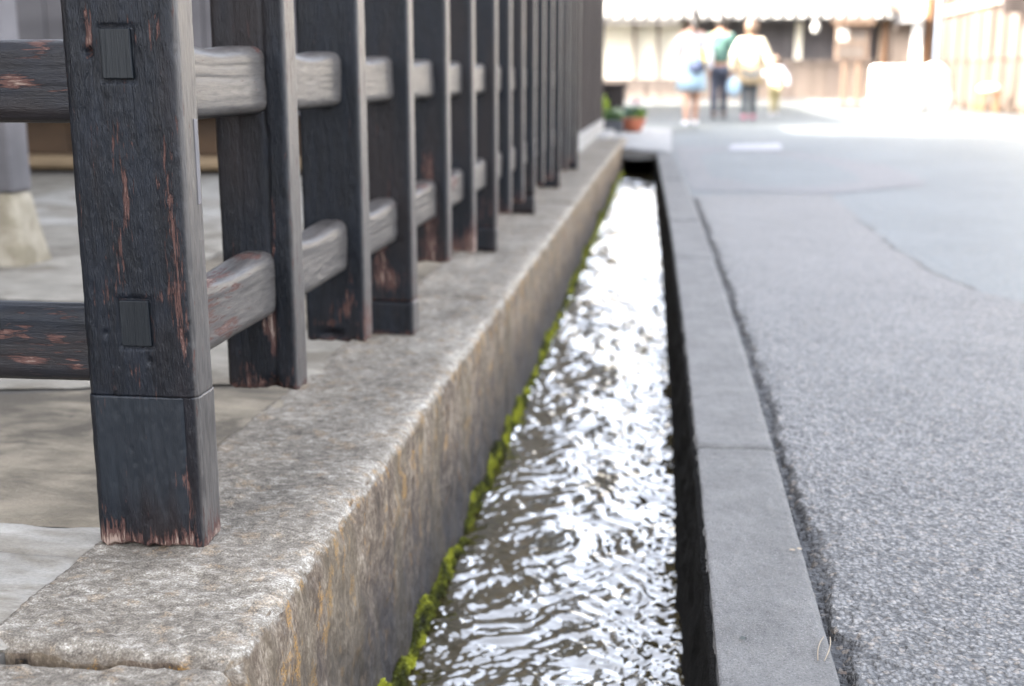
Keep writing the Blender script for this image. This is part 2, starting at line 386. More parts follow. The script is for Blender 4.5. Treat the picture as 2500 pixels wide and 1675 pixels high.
Z = Z - .013 * seam - .0045 * np.maximum(0, vn(X / .012, Y / .012, seed=12)) * sstep(.08, .0, dk)
outer = sstep(.05, .012, x1 - X) * (X > .5) * sstep(-.5, .3, vn(Y * 3.2, 0 * Y, seed=14)); Z = Z - .003 * outer
Z = np.maximum(Z, GE + (GZ - GE) * np.clip((X - x0) / (.6 - x0), 0, 1) + .0012)
base_ = GE + (GZ - GE) * np.clip((X - x0) / (.6 - x0), 0, 1) + .0012; Z = Z + (base_ - Z) * sstep(6.6, 7.2, Y)
me = mesh_np('asphalt_strip', np.stack([X, Y, Z], -1), gridq(len(rows), nc)[:, ::-1])
attr(me, 'tar', np.clip(seam * 1.1 + .3 * sstep(.10, .0, dk) * (vn(X * 22, Y * 22, seed=9) > 0) + .9 * outer, 0, 1))
struct(link('asphalt_strip', me, M['asph']))
# far paler patch
pp = np.array([[.16, 7.45], [.6, 7.34], [.95, 7.217], [1.25, 7.543], [1.55, 7.8], [1.66, 8.07], [1.70, 8.9], [1.66, 9.697], [1.246, 11.043], [.6, 12.21], [.06, 12.5], [.08, 11.0], [.13, 8.7]])
bm = bmesh.new(); f = bm.faces.new([bm.verts.new((x, y, GE + (GZ - GE) * float(np.clip((x - kR(y)) / (.6 - kR(y)), 0, 1)) + .003)) for x, y in pp]); bmesh.ops.triangulate(bm, faces=[f])
struct(bm_obj('asphalt_patch', bm, M['asph_patch']))
bm = bmesh.new(); f = bm.faces.new([bm.verts.new((x, y, GZ + .008)) for x, y in ((.55, 11.45), (1.06, 11.62), (1.14, 12.75), (.64, 12.45))])
struct(bm_obj('pale_road_patch', bm, M['pale_patch']))  # small pale four-sided patch lying on the road

# kerb stones
kerb = struct(bpy.data.objects.new('kerb', None)); C.objects.link(kerb)
jl = [-.3, .92, 2.12, 3.30, 4.5, 5.7, 6.9, 8.1, 9.3, 10.5, 11.7]
for i in range(len(jl) - 1):
    a, b = jl[i] + .003, jl[i + 1] - .003
    rows = fan_rows(max(a, .6), b, .004) if a > .5 else np.linspace(a, b, 30)
    ns = 64
    s = np.linspace(0, 1, ns)
    # profile: left face bottom -> up -> top -> right face down
    L1, L2, L3 = .022, .14, .05; T = L1 + L2 + L3; d = np.interp(s, [0, .16, .22, .28, .86, .9, 1], [0, L1 - .006, L1, L1 + .006, L1 + L2 - .006, L1 + L2, T])
    P = np.zeros((len(rows), ns, 3))
    for r, y in enumerate(rows):
        l, rr = kL(y), kR(y); wd = rr - l
        e = min(y - a, b - y); ins = .004 * (1 - min(1, e / .006)) ** 2
        u = np.clip((d - L1) / L2, 0, 1)
        P[r, :, 0] = np.where(d < L1, l, np.where(d > L1 + L2, rr, l + wd * u))
        P[r, :, 1] = y
        zz = np.where(d < L1, -(L1 - d), np.where(d > L1 + L2, -(d - L1 - L2), 0.))
        rd = .007; q1 = np.clip(1 - np.abs(d - L1) / .012, 0, 1); q2 = np.clip(1 - np.abs(d - L1 - L2) / .012, 0, 1)
        P[r, :, 2] = zz - ins - .003 * q1 ** 2 - .003 * q2 ** 2
        P[r, :, 0] += .0035 * q1 - .003 * q2
    X, Y, Z = P[..., 0], P[..., 1], P[..., 2]
    nz = .0009 * fbm(X / .012, Y / .012, Z / .012, seed=20, o=3) + .0016 * vn(X * 12, Y * 12, Z * 12, 21)
    P[..., 2] += nz
    lf = (d < L1 + .004)[None, :]
    P[..., 0] += lf * (.0015 * fbm(Y / .03, Z / .03, seed=22, o=3) + .004)
    edge = np.clip(1 - np.abs(d - L1) / .010, 0, 1)[None]
    P[..., 2] -= edge * .007 * np.maximum(0, fbm(Y / .025, 0 * Y, seed=24, o=3))
    P[..., 2] += .002 * (i % 3 - 1)
    edge = np.clip(1 - np.abs(d - L1 - L2) / .010, 0, 1)[None]; P[..., 2] -= edge * .005 * np.maximum(0, fbm(Y / .03, 0 * Y, seed=26, o=3))
    cap0 = P[0].copy(); cap0[:, 2] -= .06; cap1 = P[-1].copy(); cap1[:, 2] -= .06
    P = np.concatenate([cap0[None], P, cap1[None]])
    link('kerb_stone', mesh_np('kerb_stone', P, gridq(len(rows) + 2, ns)), M['kerb'], kerb)

# canal trough: right wall under the kerb, bed, water
rows = fan_rows(.7, 12.6, .012); rows = np.concatenate([[-4], rows])
zz = np.concatenate([[-.0045, -.007, -.011, -.016, -.023, -.032], np.linspace(-.042, -.75, 56)])
Yg = np.repeat(rows[:, None], len(zz), 1); Zg = np.repeat(zz[None], len(rows), 0)
Xg = kL(Yg) + .006 - .007 * sstep(-.004, -.012, Zg) - .012 * sstep(-.02, -.2, Zg) + .0065 * fbm(Yg / .05, Zg / .04, seed=31, o=3) * sstep(-.004, -.05, Zg) + .002 * vn(Yg / .02, 0 * Zg, seed=33)
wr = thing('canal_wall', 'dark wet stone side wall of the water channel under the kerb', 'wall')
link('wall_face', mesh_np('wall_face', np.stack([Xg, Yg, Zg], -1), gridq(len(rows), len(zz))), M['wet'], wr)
bm = bmesh.new(); bm_box(bm, -.44, .08, -4, 15.5, -.80, -.74); struct(bm_obj('canal_bed', bm, M['bed']))

WZ = -.33
def wlev(y): return np.interp(y, [1, 2, 11.5, 13], [-.333, -.33, -.205, -.20])
rows = fan_rows(.75, 12.7, .0021); nc = 150
Y = np.repeat(rows[:, None], nc, 1); u = np.linspace(0, 1, nc)[None]
xa = -.448 + np.interp(rows, [8, 12.7], [0, -.03])[:, None]; xb = kL(rows)[:, None] + .012
X = xa + (xb - xa) * u
wx = X + .035 * fbm(X * 6, Y * 5, seed=41, o=2); wy = Y + .05 * fbm(X * 6, Y * 4, seed=44, o=2)
act = .62 + .38 * sstep(-.35, .45, fbm(X * 5, Y * 2.6, seed=55, o=2))
rid = 1 - np.abs(vn(wx / .055, wy / .030, seed=56))
Z = .0058 * fbm(wx / .12, wy / .14, seed=40, o=2) + act * (.0032 * fbm(wx / .036, wy / .024, seed=46, o=2) + .0026 * rid ** 2 + .0018 * fbm(wx / .0125, wy / .010, seed=48, o=2))
ph = (wx * .75 + wy * .66) / .046; rp = sstep(.25, .85, (X - xa) / (xb - xa))
Z += rp * .0026 * np.sin(2 * np.pi * ph) * (.55 + .45 * vn(X * 9, Y * 7, seed=50))
ph2 = (-wx * .6 + wy * .8) / .06; Z += (1 - rp) * .0016 * np.sin(2 * np.pi * ph2) * (.5 + .5 * vn(X * 8, Y * 8, seed=53))
Z *= np.interp(Y, [0, 2, 4, 12], [.86, .84, .8, 1.])
me = mesh_np('water', np.stack([X, Y, wlev(Y) + Z], -1), gridq(len(rows), nc)[:, ::-1])
struct(link('water', me, M['water']))

# left stone ledge = canal side wall of long blocks
ledge = thing('stone_ledge', 'weathered grey stone ledge of long blocks, fence standing on it, above the water', 'stone wall')
LX, IX, LZ = -.42, -.705, .07
joints = [.25, 1.090, 3.19, 4.14, 5.75, 7.3, 9.1, 10.7, 12.3]
def ledge_x(y): return np.interp(y, [0, 8, 12.4], [0, 0, .012])
for i in range(len(joints) - 1):
    a, b = joints[i] + (.004 if i < 2 else .008), joints[i + 1] - (.004 if i < 1 else .008)
    k = .0028 if i < 2 else .006
    rows = fan_rows(max(a, .25), b, k); rows = np.sort(np.concatenate([rows, a + np.array([.001, .002, .004, .007, .011]), b - np.array([.001, .002, .004, .007, .011])]))
    Ld = [.09, -IX + LX - .0, .0]
    st = .0042 if i < 2 else .009
    s = np.concatenate([np.linspace(-.09, 0, 6)[:-1], np.arange(0, .29 + .62, st)])
    W = LX - IX
    x = np.where(s < 0, IX, np.minimum(IX + s, LX)); z = np.where(s < 0, LZ + s, np.where(s < W, LZ, LZ - (s - W)))
    nx = np.where(s < 0, -1., np.where(s < W, 0., 1.)); nzv = 1 - np.abs(nx)
    rc = .019; t = np.clip((s - W) / rc, -1, 1); inc = np.abs(s - W) < rc
    ang = (1 - t) / 2 * np.pi / 2
    x = np.where(inc, LX - rc * .9 + rc * .9 * np.cos(ang), x); z = np.where(inc, LZ - rc * .9 + rc * .9 * np.sin(ang), z)
    nx = np.where(inc, np.cos(ang), nx); nzv = np.where(inc, np.sin(ang), nzv)
    X = np.repeat(x[None], len(rows), 0) + ledge_x(rows)[:, None]; Zs = np.repeat(z[None], len(rows), 0); Y = np.repeat(rows[:, None], len(s), 1)
    if i == 0: Y = Y - (.014 * np.clip((-.45 - X) / .25, 0, 1)) * sstep(b - .25, b, Y)
    if i == 1: Y = Y + (.004 * np.clip((-.5 - X) / .2, 0, 1)) * sstep(a + .25, a, Y)
    e = np.minimum(rows - a, b - rows)[:, None]
    d = .0045 * fbm(X * 9, Y * 9, Zs * 9, 60 + i, 3) + .0020 * fbm(X / .03, Y / .022, Zs / .03, 70, 2) + .0011 * vn(X / .009, Y / .006, Zs / .009, 72)
    er = .016 + .007 * vn(X * 30, Y * 8, Zs * 30, 75)
    d = d - er * np.clip(1 - e / er, 0, 1) ** 2 * .75
    ar = np.exp(-((s - W) / .03) ** 2)[None] * np.ones_like(X)
    d = d - (.006 * np.maximum(0, fbm(Y / .09, 0 * Y, seed=77 + i, o=3)) + .003 * np.maximum(0, fbm(Y / .018, X / .02, Zs / .02, seed=78 + i, o=2))) * np.exp(-((s - W) / .026) ** 2)[None]
    P = np.stack([X + nx[None] * d, Y + .003 * vn(X / .02, Zs / .02, seed=80 + i) * np.clip(1 - e / .03, 0, 1), Zs + nzv[None] * d], -1)
    if i == 0: P[..., 2] -= .006
    def cap(r):
        c_ = P[r].copy(); c_[:, 0] -= nx * .06; c_[:, 2] -= nzv * .09; return c_
    P = np.concatenate([cap(0)[None], P, cap(-1)[None]]); ar = np.concatenate([ar[:1], ar, ar[-1:]])
    me = mesh_np('stone_block', P, gridq(len(P), len(s))[:, ::-1]); attr(me, 'arris', ar)
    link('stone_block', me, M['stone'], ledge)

# courtyard paving behind the ledge: flagstones, each its own piece, recessed joints
pav = struct(bpy.data.objects.new('pavement', None)); C.objects.link(pav)
def flag(poly, mat, z, seed, res=.02):
    """irregular flagstone from a convex quad (x,y)*4, counter-clockwise from near-left"""
    p = np.array(poly, float); nu = int(max(6, np.linalg.norm(p[1] - p[0]) / res)); nv = int(max(6, np.linalg.norm(p[3] - p[0]) / res))
    nu, nv = min(nu, 110), min(nv, 110)
    u = np.linspace(0, 1, nu)[None, :, None]; v = np.linspace(0, 1, nv)[:, None, None]
    G = (1 - v) * ((1 - u) * p[0] + u * p[1]) + v * ((1 - u) * p[3] + u * p[2])
    eu = np.minimum(u, 1 - u)[..., 0] * np.linalg.norm(p[1] - p[0]); ev = np.minimum(v, 1 - v)[..., 0] * np.linalg.norm(p[3] - p[0])
    e = np.minimum(eu, ev)
    wob = .008
    wgt = np.clip(1 - e / .12, 0, 1)[..., None]
    off = np.stack([fbm(G[..., 0] * 14, G[..., 1] * 14, seed=seed, o=3), fbm(G[..., 0] * 14 + 40, G[..., 1] * 14, seed=seed, o=3)], -1) * wob
    XY = G + off * wgt
    Z = z + .0014 * fbm(XY[..., 0] * 4, XY[..., 1] * 4, seed=seed + 3, o=4) - .005 * np.clip(1 - e / .012, 0, 1) ** 2
    P = np.concatenate([XY, Z[..., None]], -1)
    link('flagstone', mesh_np('flagstone', P, gridq(nv, nu)), mat, pav)
b0 = -.699
flag([(-2.2, .2), (b0, .2), (b0 + .018, 1.085), (-2.2, 1.09)], M['pave_pale'], .066, 101)
flag([(-1.35, 1.10), (b0 + .022, 1.10), (b0 - .004, 1.335), (-1.35, 1.37)], M['pave_pale'], .069, 102, .010)
flag([(-1.35, 1.373), (b0 - .004, 1.338), (b0 - .012, 1.435), (-1.35, 1.425)], M['pave_pale'], .068, 122, .010)
flag([(-1.35, 1.427), (b0 - .012, 1.437), (b0 + .02, 2.23), (-1.35, 2.05)], M['pave_tan'], .067, 103, .014)
flag([(-2.6, 1.10), (-1.36, 1.10), (-1.36, 2.25), (-2.6, 2.05)], M['pave_grey'], .066, 104)
flag([(-1.5, 2.065), (b0 + .02, 2.245), (b0 - .005, 2.75), (-1.5, 2.68)], M['pave_grey'], .068, 105)
flag([(-2.9, 2.07), (-1.51, 2.27), (-1.51, 3.0), (-2.9, 2.9)], M['pave_tan'], .066, 106)
flag([(-1.5, 2.69), (b0 - .005, 2.76), (b0, 4.1), (-1.5, 3.9)], M['pave_tan'], .067, 107)
flag([(-3.2, 3.02), (-1.51, 3.02), (-1.51, 4.6), (-3.2, 4.7)], M['pave_grey'], .067, 108, .03)
flag([(-1.5, 3.92), (b0, 4.12), (b0, 5.9), (-1.5, 5.7)], M['pave_grey'], .066, 109, .03)
flag([(-3.2, 4.72), (-1.51, 4.62), (-1.51, 7.2), (-3.2, 7.2)], M['pave_pale'], .067, 110, .04)
flag([(-1.5, 5.72), (b0, 5.92), (b0, 8.25), (-1.5, 8.25)], M['pave_grey'], .066, 111, .04)
flag([(-5.4, .2), (-2.62, .2), (-3.22, 7.2), (-5.4, 7.2)], M['pave_grey'], .064, 112, .06)
bm = bmesh.new(); bm_box(bm, -5.6, b0 + .02, -5.0, 8.4, -.06, .058); struct(bm_obj('paving_bed', bm, M['bedding']))

# slab bridging the canal at its far end
sl = thing('bridge_slab', 'pale concrete slab bridging the far end of the water channel', 'slab')
rows = np.linspace(0, 1, 40)
P = []
for t in rows:
    x = -.62 + t * (.66); zb = -.075 + .055 * (abs(2 * t - .9)) ** 2
    P.append([(x, 11.45 - .55 * t, .045 - .03 * t), (x, 11.40 - .55 * t, .03 - .03 * t), (x, 11.40 - .55 * t, min(zb, -.02)), (x, 12.9, min(zb, -.02)), (x, 13, -.7), (x, 15.6, -.7), (x, 15.6, .05 - .03 * t), (x, 11.45 - .55 * t, .045 - .03 * t)])
link('slab_body', mesh_np('slab_body', np.array(P), gridq(40, 8), False), M['slab'], sl)
box('side_block', -.72, -.60, 12.0, 15.6, -.4, .085, M['slab'], sl, .02)
box('dark_opening_plate', -.5, .05, 12.74, 12.8, -.75, -.03, M['wet'], sl)  # near-black plate standing in for the shade inside the opening
# verge in front of the dark house beyond the fence
bm = bmesh.new(); bm_box(bm, -2.4, -.70, 8.42, 16.2, -.06, .05); struct(bm_obj('verge', bm, M['slab']))

# moss line
def moss(seed=5):
    r = np.random.default_rng(seed); n = 120000
    y = np.exp(r.uniform(math.log(.95), math.log(11.4), n))
    H = .056 * np.maximum(.42 + .8 * fbm(y * 3.3, 0 * y, seed=90, o=2) + .45 * vn(y * 15, 0 * y, seed=91), .16 + .25 * vn(y * 40, 0 * y, seed=92)) * np.interp(y, [1, 5, 11], [1., 1., .8])
    keep = H > .004; y, H = y[keep], np.minimum(H[keep], .075); n = len(y)
    hz = r.random(n) ** 1.4; z = wlev(y) + .002 + hz * H
    lump = .5 + .5 * fbm(y / .018, z / .016, seed=95, o=2)
    x = -.421 + np.clip(lump, .05, 1.2) * .016 * np.sqrt(np.clip(1.05 - hz, 0, 1)) * (1 + .05 * y) + r.normal(0, .0012, n)
    d = r.normal(size=(n, 3)) * .75 + np.array([.8, -.15, .55]); d /= np.linalg.norm(d, axis=1)[:, None]
    t = np.cross(d, r.normal(size=(n, 3))); t /= np.linalg.norm(t, axis=1)[:, None] + 1e-9
    sz = ((.0013 + .0021 * r.random(n)) * (1 + .16 * y))[:, None]
    p = np.stack([x, y, z], 1)
    quad = np.stack([p, p + d * sz * .6 + t * sz * .38, p + d * sz * 1.4, p + d * sz * .6 - t * sz * .38], 1)
    sh = np.clip(.52 + .5 * fbm(y / .05, z / .03, seed=97, o=2) + .25 * (lump - .5) + .12 * r.normal(size=n), 0, 1)
    me = mesh_np('moss', quad.reshape(-1, 3), np.arange(n * 4).reshape(-1, 4), False); attr(me, 'shade', np.repeat(sh, 4))
    return tag(link('moss', me, M['moss']), 'bright yellow green moss along the waterline below the stone ledge', 'moss', kind='stuff')
moss()

# ================================================================== FENCE
fence = thing('wooden_fence', 'black painted timber fence with peeling paint standing on the stone ledge', 'fence', (-.63, 1.40, LZ))
FO = Vector((-.63, 1.40, LZ))
def ring(wd, dp, ch, step):
    """rounded rectangle ring (x,y) with outward normals, starting at the front-left corner going right"""
    pts = []; nr = []
    hw, hd = wd / 2, dp / 2
    def side(p0, p1, nv):
        L = math.dist(p0, p1); k = max(2, int(L / step))
        for i in range(k):
            t = i / k; pts.append((p0[0] + (p1[0] - p0[0]) * t, p0[1] + (p1[1] - p0[1]) * t)); nr.append(nv)
    def arc(cx, cy, a0):
        k = max(2, int(ch * 1.57 / step))
        for i in range(k):
            a = a0 + math.pi / 2 * i / k; pts.append((cx + ch * math.cos(a), cy + ch * math.sin(a))); nr.append((math.cos(a), math.sin(a)))
    side((-hw + ch, -hd), (hw - ch, -hd), (0, -1)); arc(hw - ch, -hd + ch, -math.pi / 2)
    side((hw, -hd + ch), (hw, hd - ch), (1, 0)); arc(hw - ch, hd - ch, 0)
    side((hw - ch, hd), (-hw + ch, hd), (0, 1)); arc(-hw + ch, hd - ch, math.pi / 2)
    side((-hw, hd - ch), (-hw, -hd + ch), (-1, 0)); arc(-hw + ch, -hd + ch, math.pi)
    return np.array(pts), np.array(nr)
def timber(name, parent, x0, x1, y0, y1, z0, z1, mat, step=.0028, zstep=.004, ch=.007, amp=1., seed=0, wearf=None, feature=None, loc=None, round_end=True, freshf=None):
    """upright timber; wearf(x,y,z)->wear, feature(x,y,z,front)->extra inward displacement"""
    cx, cy = (x0 + x1) / 2, (y0 + y1) / 2
    pt, nr = ring(x1 - x0, y1 - y0, ch, step)
    zs = np.arange(z0, z1 + zstep * .5, zstep)
    if round_end: zs = np.sort(np.concatenate([zs, z0 + np.array([.0008, .0018, .003])]))
    sarc = np.concatenate([[0], np.cumsum(np.linalg.norm(np.diff(pt, axis=0), axis=1))])
    Sg, Zg = np.meshgrid(sarc, zs)
    X = cx + pt[None, :, 0] + 0 * Zg; Y = cy + pt[None, :, 1] + 0 * Zg
    d = amp * (.0006 * fbm(Sg / .006, Zg / .10, seed=seed, o=3) + .0007 * fbm(Sg / .0042, Zg / .013, seed=seed + 5, o=2) + .0012 * vn(Sg / .05, Zg / .3, seed=seed + 9))
    ck = vn(Sg / .013 + .4 * vn(Zg / .12, Sg * 0, seed=seed + 2), Zg / .26, seed=seed + 11)
    d -= amp * .0022 * np.exp(-(ck / .05) ** 2) * (vn(Sg / .03, Zg / .15, seed=seed + 12) > .15)
    zbot = z0 + 0 * Sg
    if round_end:
        e = Zg - z0; d -= .004 * np.clip(1 - e / .004, 0, 1) ** 2
        Zg = Zg + (.0035 * fbm(Sg / .018, 0 * Sg, seed=seed + 14, o=3)) * np.clip(1 - e / .03, 0, 1)
    d = d * (.35 + .65 * np.abs(nr[None, :, 1]))
    if feature is not None: d = d - feature(X, Y, Zg, nr[None, :, 1] + 0 * Zg)
    P = np.stack([X + nr[None, :, 0] * d, Y + nr[None, :, 1] * d, Zg], -1)
    wv = np.full(Zg.shape, .25)
    if wearf is not None: wv = wearf(X, Y, Zg, nr[None, :, 1] + 0 * Zg)
    nz_, ns_ = Zg.shape
    cb = P[0].mean(0); ct = P[-1].mean(0)
    V = np.concatenate([P.reshape(-1, 3), [cb, ct]]); me_q = gridq(nz_, ns_, True)
    k = nz_ * ns_; j = np.arange(ns_); j2 = (j + 1) % ns_
    me_q = np.concatenate([me_q, np.stack([j2, j, np.full(ns_, k), np.full(ns_, k)], 1)[:, :4]])
    quads = gridq(nz_, ns_, True)
    me = bpy.data.meshes.new(name)
    tri = np.concatenate([np.stack([j2, j, np.full(ns_, k)], 1), np.stack([(nz_ - 1) * ns_ + j, (nz_ - 1) * ns_ + j2, np.full(ns_, k + 1)], 1)])
    allq = np.concatenate([quads.ravel(), tri.ravel()]).astype(np.int32)
    tot = np.concatenate([np.full(len(quads), 4), np.full(len(tri), 3)]).astype(np.int32); start = np.concatenate([[0], np.cumsum(tot)[:-1]]).astype(np.int32)
    V = V - np.array(FO)
    me.vertices.add(len(V)); me.vertices.foreach_set('co', V.astype(np.float32).ravel()); me.loops.add(len(allq)); me.loops.foreach_set('vertex_index', allq)
    me.polygons.add(len(tot)); me.polygons.foreach_set('loop_start', start); me.polygons.foreach_set('loop_total', tot); me.polygons.foreach_set('use_smooth', np.ones(len(tot), bool))
    me.update(calc_edges=True); me.validate()
    attr(me, 'wear', np.concatenate([wv.ravel(), [.4, .3]]))
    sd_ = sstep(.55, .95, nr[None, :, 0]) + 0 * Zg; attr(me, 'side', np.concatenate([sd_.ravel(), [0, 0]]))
    if freshf is not None: attr(me, 'fresh', np.concatenate([freshf(X, Y, Zg, nr[None, :, 1] + 0 * Zg).ravel(), [0, 0]]))
    return link(name, me, mat, parent)
def blobs(lst, base=.22):
    def f(X, Y, Z, ny):
        wv = np.full(X.shape, base)
        for (x, z, sx, sz, a) in lst: wv = wv + a * np.exp(-((X - x) / sx) ** 2 - ((Z - z) / sz) ** 2)
        return np.clip(wv, 0, 1)
    return f
PX0, PX1 = -.703, -.562
# corner post: upper shaft
def p1_feat(X, Y, Z, ny):
    fr = ny < -.5
    hole = .012 * np.exp(-((X + .669) / .0042) ** 2 - ((Z - .679) / .0055) ** 2) + .005 * np.exp(-((X + .672) / .003) ** 2 - ((Z - .700) / .016) ** 2)
    hole += .006 * np.exp(-((X + .672) / .0022) ** 2 - ((Z - .346) / .004) ** 2) + .006 * np.exp(-((X + .6185) / .002) ** 2 - ((Z - .312) / .004) ** 2) + .003 * np.exp(-((X + .622) / .0018) ** 2 - ((Z - .322) / .010) ** 2)
    sock = 0
    for (a, b, c_, d_) in ((-.653, -.6155, .648, .706), (-.652, -.6145, .331, .388)):
        r_ = np.maximum(np.maximum(a - X, X - b), np.maximum(c_ - Z, Z - d_)); sock = sock + .0035 * np.exp(-((r_ - .001) / .0022) ** 2)
    return (hole + sock) * fr
w1 = blobs([(-0.668, 0.715, 0.0102, 0.0345, 0.277), (-0.664, 0.69, 0.0102, 0.0138, 0.264), (-0.612, 0.69, 0.0102, 0.023, 0.198), (-0.583, 0.712, 0.0068, 0.0253, 0.297), (-0.589, 0.7, 0.0051, 0.0138, 0.264), (-0.577, 0.705, 0.0051, 0.01725, 0.198),
            (-0.64, 0.595, 0.0068, 0.023, 0.172), (-0.634, 0.555, 0.0119, 0.046, 0.238), (-0.632, 0.51, 0.0068, 0.023, 0.198), (-0.646, 0.465, 0.0102, 0.0345, 0.264), (-0.652, 0.43, 0.0102, 0.0345, 0.277),
            (-0.585, 0.56, 0.0051, 0.0345, 0.224), (-0.582, 0.5, 0.0085, 0.046, 0.277), (-0.58, 0.44, 0.0102, 0.046, 0.304), (-0.578, 0.38, 0.0085, 0.0345, 0.33), (-0.576, 0.335, 0.0068, 0.0345, 0.317), (-0.59, 0.4, 0.0068, 0.0138, 0.198),
            (-0.602, 0.39, 0.0085, 0.0092, 0.231), (-0.665, 0.393, 0.0204, 0.0115, 0.165), (-0.668, 0.36, 0.0085, 0.01725, 0.132), (-0.64, 0.3, 0.0051, 0.0092, 0.264), (-0.6, 0.555, 0.0034, 0.0115, 0.198)])
def w1f(X, Y, Z, ny):
    a = w1(X, Y, Z, ny); a = np.where(ny > -.3, .22 + .22 * np.exp(-((Y - 1.372) / .006) ** 2) * (Z < .66), a); return a
p1 = timber('post', fence, PX0, PX1, 1.366, 1.430, .268, 1.26, M['wz'], .0022, .0028, .013, .7, 1, w1f, p1_feat, round_end=False)
tag(p1, 'corner post with knot hole and streaks of bare red wood')
# its replaced foot
def w1foot(X, Y, Z, ny):
    g = .20 + .40 * np.exp(-((Z - .075) / .018) ** 2)
    g = g + .36 * np.exp(-((X + .682) / .024) ** 2) * sstep(.155, .09, Z + .014 * vn(X / .006, 0 * X, seed=4))
    g = g + .30 * np.exp(-((X + .578) / .006) ** 2) * sstep(.27, .16, Z)
    g = g + .20 * np.exp(-((X + .60) / .02) ** 2) * sstep(.14, .09, Z)
    g = g + np.where(ny > -.6, .18 * sstep(.2, .09, Z), 0)
    return np.clip(g, 0, 1)
timber('foot_block', p1, PX0 - .0006, PX1 + .0006, 1.3654, 1.4306, .0725, .2675, M['wz'], .0022, .0025, .012, .55, 31, w1foot, lambda X, Y, Z, ny: (ny < -.5) * (.0022 * np.exp(-((X + .5795) / .0012) ** 2) * sstep(.10, .13, Z) + .0012 * (X > -.579) * sstep(.10, .13, Z)),
       freshf=lambda X, Y, Z, ny: (ny < -.8) * (X < -.5795) * (X > -.692) * sstep(.095, .17, Z + .02 * vn(X / .012, 0 * X, seed=6)))
for nm, a, b, c_, d_ in (('tenon', -.653, -.6155, .649, .7055), ('tenon', -.652, -.6145, .3315, .3875)):
    bm = bmesh.new(); bm_box(bm, a - FO.x, b - FO.x, 1.3640 - FO.y, 1.44 - FO.y, c_ - FO.z, d_ - FO.z, .0012)
    for v in bm.verts:
        v.co.x += .035 * (-(v.co.z - ((c_ + d_) / 2 - FO.z))) * .5; v.co.y += .0009 * math.sin(v.co.x * 400)
    bm_obj(nm, bm, M['tenon'], p1)
bm = bmesh.new(); bm_box(bm, PX1 - .004 - FO.x, PX1 + .0016 - FO.x, 1.404 - FO.y, 1.4135 - FO.y, .50 - FO.z, .602 - FO.z, .0008)
bm_obj('wood_filler', bm, M['house_grey'], p1)

# other posts
PY = [1.800, 2.235, 2.670, 3.140, 3.580, 4.045, 4.44, 4.835, 5.225, 5.635, 6.03, 6.50, 6.94, 7.37, 7.85]
bott = {0: .166, 1: .152, 3: .170, 4: .135}
wr_ = {0: [(-.607, .32, .006, .10, .35), (-.61, .25, .008, .05, .4), (-.60, .45, .005, .06, .3), (-.655, .20, .02, .015, .3), (-.62, .27, .012, .02, .5), (-.585, .20, .01, .02, .2), (-.645, .18, .05, .012, .3)],
       1: [(-.62, .21, .02, .02, .4), (-.645, .185, .03, .008, .4), (-.575, .19, .01, .03, .45), (-.60, .23, .01, .03, .3)],
       2: [(-.638, .26, .018, .06, .42), (-.63, .20, .040, .030, .40), (-.60, .22, .015, .03, .2), (-.62, .36, .008, .06, .35)],
       3: [(-.62, .30, .025, .10, .45), (-.61, .20, .04, .04, .4), (-.62, .42, .02, .05, .4)],
       4: [(-.62, .15, .05, .05, .45), (-.575, .17, .02, .06, .4)]}
for i, y in enumerate(PY):
    leg = i % 3 == 2
    near = i < 3
    x0, x1 = -.686 + .003 * random.uniform(-1, 1), -.570 + .003 * random.uniform(-1, 1)
    zb = .15 if leg else bott.get(i, random.uniform(.13, .17))
    st, zs_ = (.0032, .005) if near else ((.006, .009) if i < 7 else (.010, .02))
    wl = wr_.get(i, [(-.62, .17, .06, .05, random.uniform(.15, .45)), (random.uniform(-.66, -.6), .3, .02, .08, random.uniform(.1, .5))])
    if leg and i != 2: wl = [(-.62, .22, .05, .05, .3)]
    bb = blobs(wl, .2)
    def wf(X, Y, Z, ny, bb=bb, zb=zb): return np.clip(np.where(ny < .3, bb(X, Y, Z, ny), .22) + .35 * np.exp(-((Z - zb) / .008) ** 2) + np.where(np.abs(ny) < .9, .12, 0), 0, 1)
    feat = None
    if i == 0:
        def feat(X, Y, Z, ny):
            xc = -.6065 + .0015 * vn(Z / .05, 0 * Z, seed=3)
            return (ny < -.5) * (.006 * np.exp(-((X - xc) / .0022) ** 2) + .030 * np.exp(-((X + .613) / .010) ** 2 - ((Z - .163) / .014) ** 2) + .0025 * np.exp(-((X + .648) / .0016) ** 2))
    if i == 1:
        def feat(X, Y, Z, ny): return (ny < -.5) * (.014 * np.exp(-((X + .635) / .018) ** 2 - ((Z - .163) / .006) ** 2))
    p = timber('post', fence, x0, x1, y, y + .062, zb, 1.26, M['wz'], st, zs_, .009, .55, 200 + i * 13, wf, feat, round_end=not leg)
    if leg:
        timber('foot_block', p, x0 - .001, x1 + .001, y - .001, y + .063, .0725, .1495, M['wz'], st, zs_, .009, .5, 300 + i, lambda X, Y, Z, ny: .22 + .3 * np.exp(-((Z - .075) / .01) ** 2))
